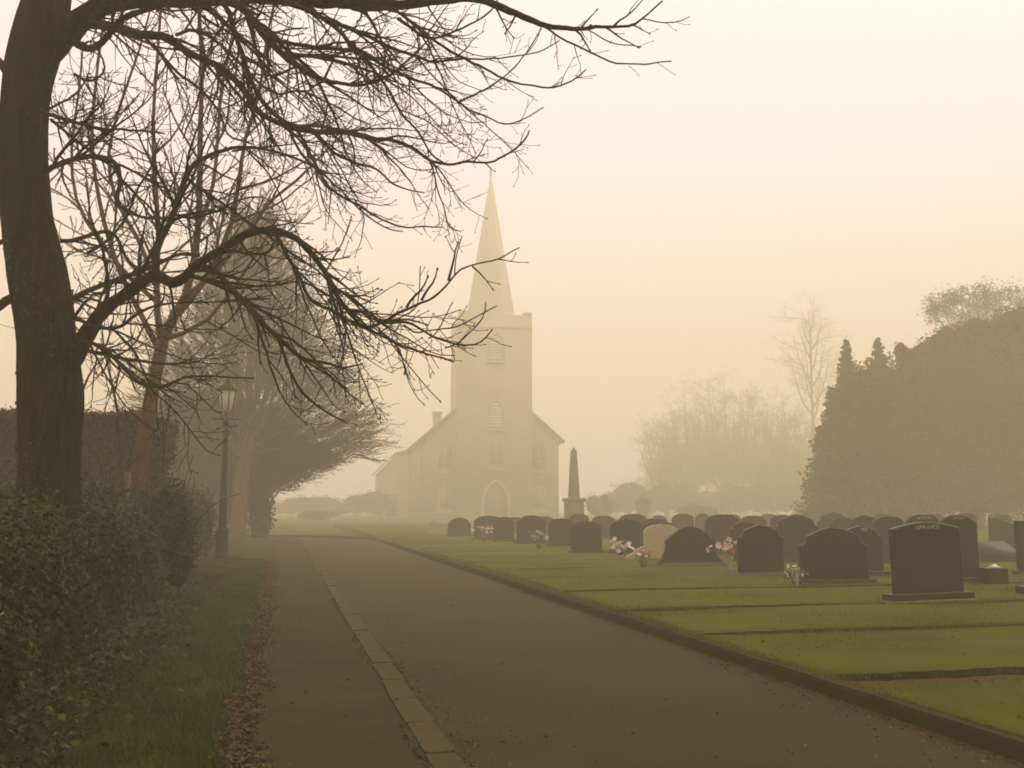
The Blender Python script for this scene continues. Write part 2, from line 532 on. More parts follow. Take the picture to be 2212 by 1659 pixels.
def church_window(ox, oy, oz, w, h, bars=True, louvre=False):
    """frame, sill and pane set into the wall at y = oy (facing -y)"""
    out = arch_pts(w, h)
    a = Acc(); ring_xz(a, shrink(out, -0.13), out, oy - 0.03, oy + 0.10, ox, oz)
    fr = a.build('window', M_stone, church)
    a = Acc(); a.box(ox - w / 2 - 0.2, ox + w / 2 + 0.2, oy - 0.2, oy + 0.05, oz - 0.34, oz - 0.17)
    a.build('sill', M_winpaint, fr)
    if louvre:
        z = oz + 0.05
        while z < oz + h - 0.25:
            rise = w * 0.85
            ww = w / 2 - 0.02
            if z > oz + h - rise:
                ww *= max(0.1, 1 - ((z - (oz + h - rise)) / rise) ** 1.4)
            a = Acc()
            V = [(ox - ww, oy - 0.05, z), (ox + ww, oy - 0.05, z), (ox + ww, oy + 0.08, z + 0.2), (ox - ww, oy + 0.08, z + 0.2),
                 (ox - ww, oy - 0.05, z + 0.04), (ox + ww, oy - 0.05, z + 0.04), (ox + ww, oy + 0.08, z + 0.24), (ox - ww, oy + 0.08, z + 0.24)]
            a.add(V, [(0, 1, 2, 3), (7, 6, 5, 4), (0, 4, 5, 1), (1, 5, 6, 2), (2, 6, 7, 3), (3, 7, 4, 0)])
            a.build('louvre', M_louvre, fr)
            z += 0.24
    else:
        a = Acc(); prism_xz(a, shrink(out, 0.01), oy - 0.012, oy + 0.05, ox, oz)
        a.build('pane', M_pane, fr)
        a = Acc()
        a.box(ox - 0.05, ox + 0.05, oy - 0.06, oy - 0.013, oz, oz + h - w * 0.4)
        for k in (0.28, 0.56):
            a.box(ox - w / 2 + 0.02, ox + w / 2 - 0.02, oy - 0.05, oy - 0.014, oz + h * k, oz + h * k + 0.07)
        ring_xz(a, out, shrink(out, 0.09), oy - 0.045, oy - 0.012, ox, oz)
        a.build('glazing_bars', M_stone, fr)
    return fr

NW, NE, NR, NL = 5.6, 6.7, 11.6, 30.0             # half width, eaves, ridge, length
TW, TT = 3.0, 16.7                                # tower half width, height
a = Acc(); gable_prism(a, -NW, NW, 0, NL, NE, NR); a.build('nave_wall', M_stone, church)
# roof slabs with an overhang
for sgn in (-1, 1):
    sl = (NR - NE) / NW
    ov = 0.45
    V = []
    for y in (-0.35, NL + 0.3):
        for (x, z) in ((0, NR + 0.02), (sgn * (NW + ov), NE - sl * ov + 0.02), (sgn * (NW + ov), NE - sl * ov + 0.24), (0, NR + 0.26)):
            V.append((x, y, z))
    a = Acc(); F = [(0, 1, 2, 3), (7, 6, 5, 4), (1, 0, 4, 5), (2, 1, 5, 6), (3, 2, 6, 7), (0, 3, 7, 4)]
    a.add(V, F if sgn < 0 else [f[::-1] for f in F])
    a.build('roof', M_slate, church)
a = Acc()
a.box(-TW, TW, -1.8, TW * 2 - 1.8, 0, TT)
tower = a.build('tower', M_stone, church)
a = Acc(); a.box(-TW - 0.06, TW + 0.06, -1.86, TW * 2 - 1.74, TT - 1.15, TT - 1.0); a.build('string_course', M_ashlar, tower)
for sx in (-1, 1):
    for yy in (-1.8, TW * 2 - 1.8):
        cx, cy = sx * (TW - 0.36), yy + (0.36 if yy < 0 else -0.36)
        a = Acc()
        a.box(cx - 0.37, cx + 0.37, cy - 0.37, cy + 0.37, TT - 0.02, TT + 0.22)
        a.add([(cx - 0.36, cy - 0.36, TT + 0.23), (cx + 0.36, cy - 0.36, TT + 0.23), (cx + 0.36, cy + 0.36, TT + 0.23), (cx - 0.36, cy + 0.36, TT + 0.23), (cx, cy, TT + 0.4)], [(0, 1, 4), (1, 2, 4), (2, 3, 4), (3, 0, 4)])
        a.build('corner_block', M_ashlar, tower)
# octagonal spire
a = Acc()
cy = TW - 1.8
SP_TOP, SP_R = 29.2, 2.22
ring = [(SP_R * math.cos(R(22.5 + 45 * i)), cy + SP_R * math.sin(R(22.5 + 45 * i)), TT - 0.3) for i in range(8)]
ring2 = [(0.10 * math.cos(R(22.5 + 45 * i)), cy + 0.10 * math.sin(R(22.5 + 45 * i)), SP_TOP) for i in range(8)]
a.add(ring + ring2, [(i, (i + 1) % 8, (i + 1) % 8 + 8, i + 8) for i in range(8)], [tuple(range(8, 16))])
spire = a.build('spire', M_spire, church)
a = Acc(); tube(a, [(0, cy, SP_TOP - 0.1), (0, cy, SP_TOP + 0.5), (0, cy, SP_TOP + 1.2)], [0.05, 0.16, 0.03], 8); a.build('finial', M_ashlar, spire)
for wx in (-4.0, 4.0):
    church_window(wx * 0.97, -0.06, 4.1, 1.25, 2.3)
church_window(0, -1.86, 4.3, 1.2, 2.4)
church_window(0, -1.86, 7.45, 1.2, 2.15, louvre=True)
church_window(0, -1.86, 13.0, 1.15, 2.1, louvre=True)
for wx in (-4.0, 4.0):
    church_window(wx * 0.97, -0.06, 0.9, 1.1, 1.8)
dp = arch_pts(1.9, 3.0)
a = Acc(); ring_xz(a, shrink(dp, -0.25), dp, -1.98, -1.7, 0, 0); dr = a.build('doorway', M_stone, church)
a = Acc(); prism_xz(a, shrink(dp, 0.01), -1.83, -1.78, 0, 0); a.build('door', M_door, dr)
# side windows of the nave
for k in range(5):
    y = 4 + k * 5.4
    a = Acc(); prism_xz(a, arch_pts(1.3, 2.8), -0.06, 0.0); w = a.build('window', M_pane, church)
    w.rotation_euler = (0, 0, -math.pi / 2); w.location = (-NW - 0.001, y, 2.6)
# chimney and the low side porch with a pale wall
a = Acc(); a.box(-4.35, -3.65, 5.6, 6.3, 7.0, 9.2); a.box(-4.45, -3.55, 5.5, 6.4, 9.2, 9.35); a.build('chimney', M_stone, church)
a = Acc()
V = [(-NW - 3.0, 17, 0), (-NW + 0.05, 17, 0), (-NW + 0.05, 17, 6.2), (-NW - 1.4, 17, 6.0), (-NW - 3.0, 17, 4.4),
     (-NW - 3.0, 24, 0), (-NW + 0.05, 24, 0), (-NW + 0.05, 24, 6.2), (-NW - 1.4, 24, 6.0), (-NW - 3.0, 24, 4.4)]
a.add(V, [(5, 0, 4, 9), (4, 3, 8, 9), (3, 2, 7, 8)], [(0, 1, 2, 3, 4), (6, 5, 9, 8, 7)])
po = a.build('side_porch', M_render, church)
a = Acc()
V = [(-NW - 3.35, 16.7, 4.25), (-NW - 1.4, 16.7, 6.2), (-NW + 0.2, 16.7, 6.5), (-NW - 3.35, 24.2, 4.25), (-NW - 1.4, 24.2, 6.2), (-NW + 0.2, 24.2, 6.5)]
V += [(x, y, z + 0.18) for x, y, z in V]
a.add(V, [(0, 3, 4, 1), (1, 4, 5, 2), (6, 7, 10, 9), (7, 8, 11, 10), (0, 1, 7, 6), (1, 2, 8, 7), (3, 9, 10, 4), (4, 10, 11, 5), (0, 6, 9, 3)])
a.build('porch_roof', M_slate, po)
a = Acc(); a.box(-NW - 2.2, -NW - 1.2, 16.9, 17.02, 0.2, 2.3); a.build('porch_door', M_door, po)

# ------------------------------------------------------------------ obelisk memorial
M_obelisk = mat('weathered_granite', (0.17, 0.145, 0.105), (0.12, 0.10, 0.075), 0.85, 2.0, bump=0.2, bscale=20)
oc = at(1240, 1098, 70.0)
ob = empty('obelisk_monument', (oc[0], oc[1], 0.1), -BEAR)
ob.scale = (70 / 62,) * 3
tag(ob, 'tall tapering stone obelisk monument on a stepped pedestal beside the church', 'monument')
a = Acc(); a.box(-0.85, 0.85, -0.85, 0.85, 0, 0.35); a.box(-0.68, 0.68, -0.68, 0.68, 0.35, 0.6); a.build('step', M_obelisk, ob)
a = Acc(); a.box(-0.5, 0.5, -0.5, 0.5, 0.6, 1.75); a.box(-0.6, 0.6, -0.6, 0.6, 1.752, 1.95); a.build('pedestal', M_obelisk, ob)
a = Acc()
q = [(-1, -1), (1, -1), (1, 1), (-1, 1)]
V = [(x * 0.30, y * 0.30, 1.952) for x, y in q] + [(x * 0.16, y * 0.16, 4.85) for x, y in q] + [(0, 0, 5.12)]
a.add(V, [(0, 1, 5, 4), (1, 2, 6, 5), (2, 3, 7, 6), (3, 0, 4, 7)], [(4, 5, 8), (5, 6, 8), (6, 7, 8), (7, 4, 8)])
a.build('shaft', M_obelisk, ob)

# ------------------------------------------------------------------ gravestones
M_black = mat('polished_dark_granite', (0.016, 0.012, 0.005), (0.011, 0.009, 0.004), 0.36, 40.0, 3.0, spec=0.16)
M_dkgrey = mat('dark_grey_granite', (0.024, 0.019, 0.008), (0.017, 0.013, 0.006), 0.40, 40.0, 3.0, spec=0.14)
M_brown = mat('brown_granite', (0.036, 0.024, 0.010), (0.026, 0.018, 0.008), 0.42, 40.0, 3.0, spec=0.14)
M_pale = mat('pale_grey_granite', (0.40, 0.34, 0.20), (0.33, 0.28, 0.17), 0.6, 20.0, 4.0, bump=0.1)
M_found = mat('rough_concrete_foundation', (0.20, 0.15, 0.075), (0.13, 0.10, 0.05), 0.95, 9.0, bump=0.6, bscale=30)
M_gilt = mat('gilt_lettering', (0.42, 0.28, 0.09), (0.34, 0.22, 0.07), 0.5, 9.0)
M_pletter = mat('pale_lettering', (0.34, 0.30, 0.21), (0.28, 0.24, 0.17), 0.7, 9.0)
M_petal_w = mat('white_petal', (0.75, 0.68, 0.60), (0.62, 0.52, 0.46), 0.6, 20.0, rand=0.2)
M_petal_p = mat('pink_petal', (0.48, 0.30, 0.22), (0.42, 0.32, 0.25), 0.6, 20.0, rand=0.3)
M_petal_r = mat('red_petal', (0.40, 0.09, 0.05), (0.30, 0.07, 0.04), 0.6, 20.0, rand=0.3)
M_fleaf = mat('bouquet_leaf', (0.09, 0.10, 0.03), (0.13, 0.12, 0.05), 0.7, 20.0, rand=0.3)
M_pot = mat('dark_flower_pot', (0.035, 0.028, 0.018), (0.05, 0.04, 0.025), 0.5, 10.0)
M_paper = mat('pale_wrapping', (0.50, 0.45, 0.34), (0.38, 0.34, 0.25), 0.5, 12.0)

def headstone_outline(kind, w, h):
    hw = w / 2
    P = []
    def mirror(right):           # right: points from bottom right to top centre
        return right + [(-x, z) for x, z in right[::-1] if x > 1e-6]
    if kind == 'arch':           # shoulders with a broad round arch
        sh = h - 0.24 * w
        r = [(hw, 0), (hw, sh)]
        for i in range(1, 9):
            a = i / 8
            r.append((hw * math.cos(a * math.pi / 2) ** 0.75 if i < 8 else 0.0, sh + (h - sh) * math.sin(a * math.pi / 2)))
        P = mirror(r)
    elif kind == 'ogee':         # hollow shoulders under a low arch
        sh = h - 0.24 * w
        r = [(hw, 0), (hw, sh)]
        for i in range(1, 6):    # concave quarter
            a = i / 5 * math.pi / 2
            r.append((hw - 0.13 * w * math.sin(a) * 0.9, sh + 0.12 * w * (1 - math.cos(a))))
        x0, z0 = r[-1]
        r.append((x0 - 0.015 * w, z0 + 0.012 * w))
        x0, z0 = r[-1]
        for i in range(1, 8):
            a = i / 7
            r.append((x0 * (1 - a), z0 + (h - z0) * math.sin(a * math.pi / 2)))
        P = mirror(r)
    elif kind == 'camber':       # square shoulders, shallow peaked top
        sh = h - 0.085 * w
        r = [(hw, 0), (hw, sh)]
        for i in range(1, 7):
            a = i / 6
            r.append((hw * (1 - a), sh + (h - sh) * (1 - (1 - a) ** 1.7)))
        P = mirror(r)
    elif kind == 'flare':        # arch on ogee wings that sweep out to the base
        sh = h - 0.26 * w
        r = [(hw * 1.30, 0), (hw * 1.30, 0.05)]
        for i in range(1, 7):
            a = i / 6
            r.append((hw * (1.28 - 0.28 * math.sin(a * math.pi / 2)), 0.05 + 0.30 * (a - 0.12 * math.sin(2 * math.pi * a))))
        r.append((hw, sh))
        r.append((hw * 0.93, sh + 0.02))
        for i in range(1, 8):
            a = i / 7
            r.append((hw * 0.93 * (1 - a) if i < 7 else 0.0, sh + 0.02 + (h - sh - 0.02) * math.sin(a * math.pi / 2)))
        P = mirror(r)
    elif kind == 'serpent':      # half-swept top, one side higher
        P = [(hw, 0), (hw, h * 0.80)]
        for i in range(1, 13):
            a = i / 12
            P.append((hw - w * a, h * (0.80 + 0.20 * (0.5 - 0.5 * math.cos(min(a * 1.35, 1.0) * math.pi)))))
        P.append((-hw, 0))
    elif kind == 'chamfer':      # arched top cut off by slanting corners
        sh = h - 0.20 * w
        r = [(hw, 0), (hw, sh), (hw - 0.20 * w, h - 0.05 * w)]
        for i in range(1, 5):
            a = i / 4
            r.append(((hw - 0.20 * w) * (1 - a), h - 0.05 * w * (1 - a) ** 2))
        P = mirror(r)
    return P

def slab_mesh(pts, depth, bev):
    bm = bmesh.new()
    vs_ = [bm.verts.new((x, -depth / 2, z)) for x, z in pts]
    f = bm.faces.new(vs_)
    ex = bmesh.ops.extrude_face_region(bm, geom=[f])
    for v in [e for e in ex['geom'] if isinstance(e, bmesh.types.BMVert)]:
        v.co.y += depth
    bmesh.ops.recalc_face_normals(bm, faces=bm.faces)
    caps = [fc for fc in bm.faces if len(fc.verts) > 4]
    es = list({e for fc in caps for e in fc.edges if not all(v.co.z < 1e-5 for v in e.verts)})
    bmesh.ops.bevel(bm, geom=es, offset=bev, segments=1, affect='EDGES')
    me = bpy.data.meshes.new('slab')
    bm.to_mesh(me); bm.free()
    return me

def block_mesh(w, d, h, bev, name):
    bm = bmesh.new()
    bmesh.ops.create_cube(bm, size=1.0)
    for v in bm.verts:
        v.co = Vector((v.co.x * w, v.co.y * d, (v.co.z + 0.5) * h))
    bmesh.ops.bevel(bm, geom=list(bm.edges), offset=bev, segments=1, affect='EDGES')
    me = bpy.data.meshes.new(name)
    bm.to_mesh(me); bm.free()
    return me

def lettering(parent, m, x0, x1, z0, z1, n, y):
    """worn, unreadable capitals as shallow raised strokes"""
    rr = random.Random(int(x0 * 1000) + n)
    a = Acc()
    cw = (x1 - x0) / n
    for i in range(n):
        cx0, cx1 = x0 + i * cw + cw * 0.12, x0 + (i + 1) * cw - cw * 0.12
        t = cw * 0.16
        a.box(cx0, cx0 + t, y - 0.004, y + 0.004, z0, z1)
        for zz in rr.sample([z0, (z0 + z1) / 2 - t / 2, z1 - t], 2):
            a.box(cx0 + t, cx1, y - 0.004, y + 0.004, zz, zz + t)
        if rr.random() < 0.5:
            a.box(cx1 - t, cx1, y - 0.0035, y + 0.0035, z0 + t, z1 - t)
    return a.build('lettering', m, parent)

GRAVES = 'gravestones on the lawn'
FEET = []

def grave(kind, px0, px1, ytop, m, Y=None, ybase=None, label=None, group=GRAVES, found=False, base_w=1.16, base_h=0.11, depth=0.11, text=None, wings=None, turn=0.0, foundm=None):
    """headstone whose front spans pixels px0..px1, standing where its foot touches the lawn"""
    if Y is None:
        Y = on((px0 + px1) / 2, ybase, 0.16)[1]
    pc = at((px0 + px1) / 2, 1098, Y)
    s_, t_ = to_st(pc)
    gz = lawn_z(s_) + 0.008
    w = (at(px1, 1098, Y)[0] - at(px0, 1098, Y)[0]) / math.cos(BEAR) * 0.985
    h = at((px0 + px1) / 2, ytop, Y)[2] - gz
    FEET.append((s_, t_, w * base_w, gz, found))
    root = empty('gravestone', (pc[0], pc[1], gz - 0.03), -BEAR + turn)
    root.rotation_euler = (rng.normal() * 0.012, rng.normal() * 0.008, -BEAR + turn + rng.normal() * 0.03)
    tag(root, label or 'dark arched headstone far back among the graves', 'gravestone', group)
    z = 0.03
    if found:
        o = link('foundation', block_mesh(w * 1.22, 0.42, 0.10, 0.015, 'foundation'), root)
        o.data.materials.append(M_found)
        o.location.z = -0.025
        z = 0.075
    o = link('base', block_mesh(w * base_w, 0.30, base_h, 0.012, 'base'), root)
    o.data.materials.append(m)
    o.location.z = z - 0.02
    z0 = z - 0.02 + base_h - 0.002
    hs = h + 0.03 - z0
    me = slab_mesh(headstone_outline(kind, w, hs), depth, 0.016)
    me.materials.append(m)
    sl = link('slab', me, root)
    sl.location.z = z0
    if text:
        mm, x0, x1, za, zb, n = text
        lettering(sl, mm, x0 * w, x1 * w, hs * za, hs * zb, n, -depth / 2 - 0.004)
    if wings:
        for (xa, xb, hh) in wings:
            pts = [(xa * w, 0)] + [(xa * w + (xb - xa) * w * i / 8, 0.09 + (hh - 0.09) * (0.5 - 0.5 * math.cos(math.pi * i / 8))) for i in range(9)] + [(xb * w, 0)]
            if xb < xa:
                pts = pts[::-1]
            me = slab_mesh(pts[::-1], 0.14, 0.008)
            me.materials.append(m)
            link('wing', me, root).location.z = z - 0.01
    return root

# the file of stones along the lane, from the near end
grave('camber', 1914, 2079, 1127, M_black, ybase=1299, found=True, base_w=1.20, base_h=0.12, depth=0.13,
      label='wide black headstone with shallow peaked top and pale lettering on a rough concrete footing', text=(M_pletter, -0.17, 0.18, 0.895, 0.95, 8))
grave('ogee', 1716, 1877, 1139, M_black, ybase=1262, base_w=1.13, base_h=0.10,
      label='broad black headstone with hollowed shoulders and wide low base, no footing showing')
grave('ogee', 1587, 1693, 1134, M_black, ybase=1244, found=True, base_w=1.12, base_h=0.04,
      label='upright black headstone with hollowed shoulders on a thin pale footing strip')
grave('flare', 1432, 1545, 1136, M_black, ybase=1222, found=True, base_w=1.34, base_h=0.04,
      label='dark headstone sweeping out in wings to its foot, in front of the pale stone')
grave('arch', 1388, 1470, 1133, M_pale, ybase=1208, base_w=1.06, base_h=0.05, wings=[(-1.0, -0.5, 0.36)],
      label='pale grey granite headstone with a low curved side wing')
grave('arch', 1316, 1390, 1121, M_dkgrey, ybase=1196, label='dark arched headstone with white flowers at its foot beside the pale stone')
grave('arch', 1232, 1300, 1126, M_brown, ybase=1195, base_w=1.12, label='brown round-topped headstone with plain broad arch beside the white flowers')
grave('arch', 1183, 1240, 1120, M_brown, ybase=1183, found=True, label='brown arched headstone on a pale strip with a leafy plant beside it')
grave('chamfer', 1116, 1180, 1113, M_dkgrey, ybase=1175, label='dark headstone with slanting cut corners beside the leafy plant')
grave('arch', 1068, 1110, 1117, M_dkgrey, ybase=1171, label='narrow dark headstone between the cut-cornered stone and the pink flowers')
grave('arch', 1024, 1086, 1114, M_brown, ybase=1166, label='brown arched headstone with pink flowers at its foot')
grave('ogee', 968, 1017, 1118, M_brown, ybase=1159, label='last brown headstone of the row along the lane, towards the church')
grave('serpent', 930, 962, 1127, M_pale, ybase=1153, label='small pale headstone at the far end of the row along the lane')

# second file and beyond
ROW2 = 'dark headstones in the middle rows'
FAR = 'headstones fading away in the fog'
grave('ogee', 1810, 1905, 1136, M_black, Y=21.6, label='black headstone with a small gilt figure behind the broad low-based stone', text=(M_gilt, -0.02, 0.14, 0.87, 0.95, 3))
grave('chamfer', 2020, 2112, 1112, M_black, Y=19.6, label='black headstone with slanting corners and gilt lettering behind the stone on the rough footing', base_w=1.0, text=(M_gilt, -0.13, 0.16, 0.925, 0.965, 8))
grave('arch', 1953, 2032, 1111, M_dkgrey, Y=24.5, label='dark headstone with faint gilt lettering behind the peaked stone', text=(M_gilt, -0.2, 0.24, 0.91, 0.95, 8))
grave('arch', 1880, 1953, 1115, M_dkgrey, Y=26.5, label='plain dark arched headstone behind the one with a gilt figure')
grave('ogee', 1834, 1897, 1113, M_dkgrey, Y=29.0, label='dark hollow-shouldered headstone above the broad low-based stone')
grave('ogee', 1666, 1772, 1112, M_dkgrey, Y=27.0, label='large dark headstone showing between the two hollow-shouldered black stones')
grave('ogee', 1575, 1640, 1126, M_dkgrey, Y=27.5, label='dark headstone half hidden behind the upright black stone with thin footing')
grave('arch', 1520, 1600, 1111, M_brown, Y=32.0, label='tall brown arched headstone behind the winged dark stone')
grave('ogee', 1405, 1470, 1128, M_dkgrey, Y=31.5, label='dark headstone peeping over the pale grey one')
grave('arch', 1380, 1447, 1120, M_dkgrey, Y=36.0, label='dark round-topped headstone just behind the pale stone and the white flowers')
grave('serpent', 2187, 2262, 1124, M_black, Y=22.0, label='tall black headstone with one swept shoulder at the lawn\'s outer side')
grave('ogee', 2199, 2330, 1160, M_black, ybase=1284, base_w=1.26, base_h=0.12, found=True, label='low black headstone with a pale curved shoulder beside the gap in the row')
for (x0, x1, yt, Y, k, mm, lab) in [
        (1228, 1272, 1110, 50, 'arch', M_brown, 'hazy brown headstone rising behind the brown round-topped one'),
        (1276, 1330, 1114, 48, 'arch', M_dkgrey, 'hazy dark headstone in the gap before the stone with white flowers'),
        (1335, 1400, 1110, 43, 'arch', M_brown, 'hazy brown headstone just behind the stone with white flowers'),
        (1450, 1500, 1110, 46, 'arch', M_dkgrey, 'hazy dark arched headstone above the winged dark stone'),
        (1500, 1534, 1109, 52, 'ogee', M_brown, 'narrow hazy headstone beside the tall brown arched one'),
        (1596, 1656, 1114, 38, 'arch', M_dkgrey, 'hazy dark arched headstone next to the tall brown one'),
        (1662, 1712, 1112, 36, 'arch', M_dkgrey, 'dark headstone half covered by the large stone between two black ones'),
        (1762, 1836, 1107, 38, 'ogee', M_dkgrey, 'tallest hazy headstone, hollow-shouldered, behind the broad low-based stone'),
        (1790, 1850, 1116, 33, 'ogee', M_dkgrey, 'hollow-shouldered dark headstone in front of the tallest hazy one'),
        (1150, 1200, 1115, 56, 'arch', M_brown, 'faint brown headstone behind the stone with cut corners'),
        (1095, 1130, 1117, 58, 'arch', M_brown, 'faint brown headstone behind the narrow dark one'),
        (1880, 1930, 1110, 44, 'arch', M_dkgrey, 'hazy arched headstone behind the plain dark one'),
        (1700, 1745, 1110, 48, 'arch', M_brown, 'faint headstone just topping the large stone between two black ones'),
        (1560, 1600, 1111, 57, 'arch', M_brown, 'faint headstone directly behind the tall brown arched one'),
        (1405, 1440, 1113, 58, 'chamfer', M_brown, 'faint cut-cornered headstone behind the dark round-topped one'),
        (1640, 1680, 1110, 60, 'arch', M_dkgrey, 'faintest arched headstone, beyond the upright stone with thin footing'),
        (2130, 2190, 1118, 33, 'serpent', M_dkgrey, 'hazy headstone with swept shoulder beyond the desk-shaped stone'),
        (2060, 2110, 1108, 37, 'arch', M_brown, 'hazy brown headstone behind the black one with slanting corners'),
        (2140, 2185, 1110, 44, 'arch', M_brown, 'faint brown headstone beyond the swept hazy one'),
        (1990, 2040, 1109, 48, 'arch', M_dkgrey, 'faint dark headstone behind the one with faint gilt lettering')]:
    grave(k, x0, x1, yt, mm, Y=Y, label=lab, group=FAR, base_w=1.1)
ledger_p = at(2150, 1098, 27.5)
lr = empty('ledger_stone', (ledger_p[0], ledger_p[1], 0.18), -BEAR)
tag(lr, 'low sloping desk-shaped memorial stone on open lawn beside the tall swept one', 'gravestone', GRAVES)
a = Acc()
V = [(-0.45, -0.3, 0), (0.45, -0.3, 0), (0.45, 0.3, 0), (-0.45, 0.3, 0), (-0.45, -0.3, 0.22), (0.45, -0.3, 0.22), (0.45, 0.3, 0.52), (-0.45, 0.3, 0.52)]
a.add(V, [(0, 3, 2, 1), (4, 5, 6, 7), (0, 1, 5, 4), (1, 2, 6, 5), (2, 3, 7, 6), (3, 0, 4, 7)])
a.build('desk', M_dkgrey, lr)
a = Acc(); a.box(-0.55, 0.55, -0.4, 0.4, -0.02, 0.06); a.build('base', M_dkgrey, lr)

# plinth block with a pale ornament beside the chamfered black stone
bp = at(2136, 1098, 19.4)
vb = empty('vase_block', (bp[0], bp[1], 0.17), -BEAR)
tag(vb, 'low black granite block with a pale ornament on top', 'grave vase')
o = link('block', block_mesh(0.44, 0.34, 0.30, 0.012, 'block'), vb); o.data.materials.append(M_black)
a = Acc()
V = [(-0.14, 0, 0.30), (0.16, -0.05, 0.30), (0.16, 0.05, 0.30), (0.06, 0, 0.375)]
a.add(V, [(0, 1, 3), (1, 2, 3), (2, 0, 3), (0, 2, 1)])
a.build('ornament', M_petal_w, vb)

# ------------------------------------------------------------------ flowers
def bouquet(name, label, px, py, Y, size, petals, n=26, pot=True, wrap=False, group='flowers left at the graves', gz=None):
    p = at(px, py, Y)
    gz = 0.18
    zc = max(p[2] - gz, 0.12)
    root = empty(name, (p[0], p[1] - 0.3, gz))
    tag(root, label, 'flowers', group)
    if pot:
        a = Acc()
        tube(a, [(0, 0, -0.01), (0, 0, 0.05), (0, 0, 0.13), (0, 0, 0.15)], [0.07, 0.08, 0.11, 0.10], 10)
        a.build('pot', M_pot, root, smooth=True)
    if wrap:
        a = Acc()
        tube(a, [(0.06, 0, 0.02), (0.03, 0, 0.14), (0, 0, 0.32)], [0.03, 0.06, 0.12], 9, cap=False)
        a.build('wrapping', M_paper, root)
    a = Acc()
    for i in range(9):
        v = rng.normal(size=3) * size * 0.45
        tube(a, [(0, 0, 0.08), (v[0] * 0.4, v[1] * 0.4, zc * 0.6), (v[0], v[1], zc + v[2] * 0.5)], [0.006, 0.005, 0.004], 4)
    a.build('stems', M_fleaf, root)
    c = rng.normal(size=(60, 3)) * size * 0.42 * np.array([1.3, 0.8, 0.7]) + np.array([0, 0, zc * 0.9])
    c[:, 2] = np.maximum(c[:, 2], 0.03)
    V, F = leaves(c, 0.09, aspect=0.45)
    lf = build('foliage', V, [F], M_fleaf, root); lf['kind'] = 'stuff'
    for i in range(n):
        m = petals[i % len(petals)]
        c = rng.normal(size=3) * size * 0.45 * np.array([1.4, 0.8, 0.75]) + np.array([0, -0.05, zc])
        c[2] = max(c[2], 0.05)
        acc = Acc()
        nn = np.array([0.1, -0.7, 0.6]) + rng.normal(size=3) * 0.4
        nn /= np.linalg.norm(nn)
        aa = np.cross(nn, [0.3, 0.1, 0.9]); aa /= np.linalg.norm(aa); bb = np.cross(nn, aa)
        rad = size * rng.uniform(0.16, 0.30)
        for k in range(6):
            t = k / 6 * 2 * math.pi
            d1 = aa * math.cos(t - 0.4) + bb * math.sin(t - 0.4); d2 = aa * math.cos(t + 0.4) + bb * math.sin(t + 0.4); d0 = aa * math.cos(t) + bb * math.sin(t)
            acc.add([c, c + d1 * rad * 0.75 + nn * rad * 0.35, c + d0 * rad + nn * rad * 0.5, c + d2 * rad * 0.75 + nn * rad * 0.35], [(0, 1, 2, 3)])
        acc.build('flower', m, root)
    return root

bouquet('flower_bunch', 'big bunch of white flowers before the dark stone next to the pale one', 1337, 1176, 31.0, 0.34, [M_petal_w, M_petal_w, M_petal_w, M_petal_p], 30)
bouquet('flower_bunch', 'pink and white bouquet between the winged stone and the upright black one', 1566, 1180, 23.2, 0.30, [M_petal_p, M_petal_w, M_petal_r], 26, wrap=True, pot=False)
bouquet('flower_bunch', 'pale pink flowers at the foot of a brown stone towards the church', 1047, 1143, 44.0, 0.32, [M_petal_p, M_petal_w], 20)
bouquet('flower_bunch', 'small red and white posy at the wing of the dark stone', 1386, 1197, 24.8, 0.17, [M_petal_w, M_petal_r], 12)
bouquet('flower_bunch', 'bunch of creamy flowers leaning on the broad low-based black stone', 1705, 1236, 18.9, 0.18, [M_petal_w, M_fleaf], 14, wrap=True, pot=False)
bouquet('potted_plant', 'bushy grey-green potted plant by the brown stone on a pale strip', 1164, 1158, 36.0, 0.30, [M_fleaf, M_paper], 22)

# ------------------------------------------------------------------ lamp post
M_iron = mat('black_painted_iron', (0.016, 0.012, 0.005), (0.012, 0.009, 0.004), 0.6, 8.0, spec=0.15)
M_globe = mat('frosted_lamp_glass', (0.42, 0.38, 0.29), (0.38, 0.34, 0.26), 0.35, 2.0, spec=0.5)
lp = on(478, 1206, 0.2)
lamp = empty('street_lamp', (lp[0], lp[1], 0.17))
tag(lamp, 'old black iron lamp post with pale glass lantern at the end of the low hedge', 'street lamp')
LH = at(487, 862, lp[1])[2] - 0.17          # middle of the lantern
a = Acc()
tube(a, [(0, 0, 0), (0, 0, 0.10), (0, 0, 0.12), (0, 0, 0.72), (0, 0, 0.80), (0, 0, 0.86), (0, 0, 0.92)], [0.24, 0.24, 0.20, 0.18, 0.20, 0.15, 0.12], 8)
a.build('base', M_iron, lamp)
a = Acc()
tube(a, [(0, 0, 0.9), (0, 0, 1.6), (0, 0, 1.64), (0, 0, 1.7), (0, 0, LH - 0.75), (0, 0, LH - 0.7), (0, 0, LH - 0.64), (0, 0, LH - 0.34)], [0.115, 0.105, 0.14, 0.10, 0.062, 0.10, 0.06, 0.05], 12)
a.build('post', M_iron, lamp, smooth=True)
a = Acc(); tube(a, [(-0.38, 0, LH - 0.58), (0, 0, LH - 0.58), (0.38, 0, LH - 0.58)], [0.022, 0.024, 0.022], 6); a.build('ladder_bar', M_iron, lamp)
lan = None
a = Acc()
tube(a, [(0, 0, LH - 0.36), (0, 0, LH - 0.30), (0, 0, LH + 0.20), (0, 0, LH + 0.25)], [0.12, 0.16, 0.24, 0.18], 10)
lan = a.build('lantern_glass', M_globe, lamp, smooth=True)
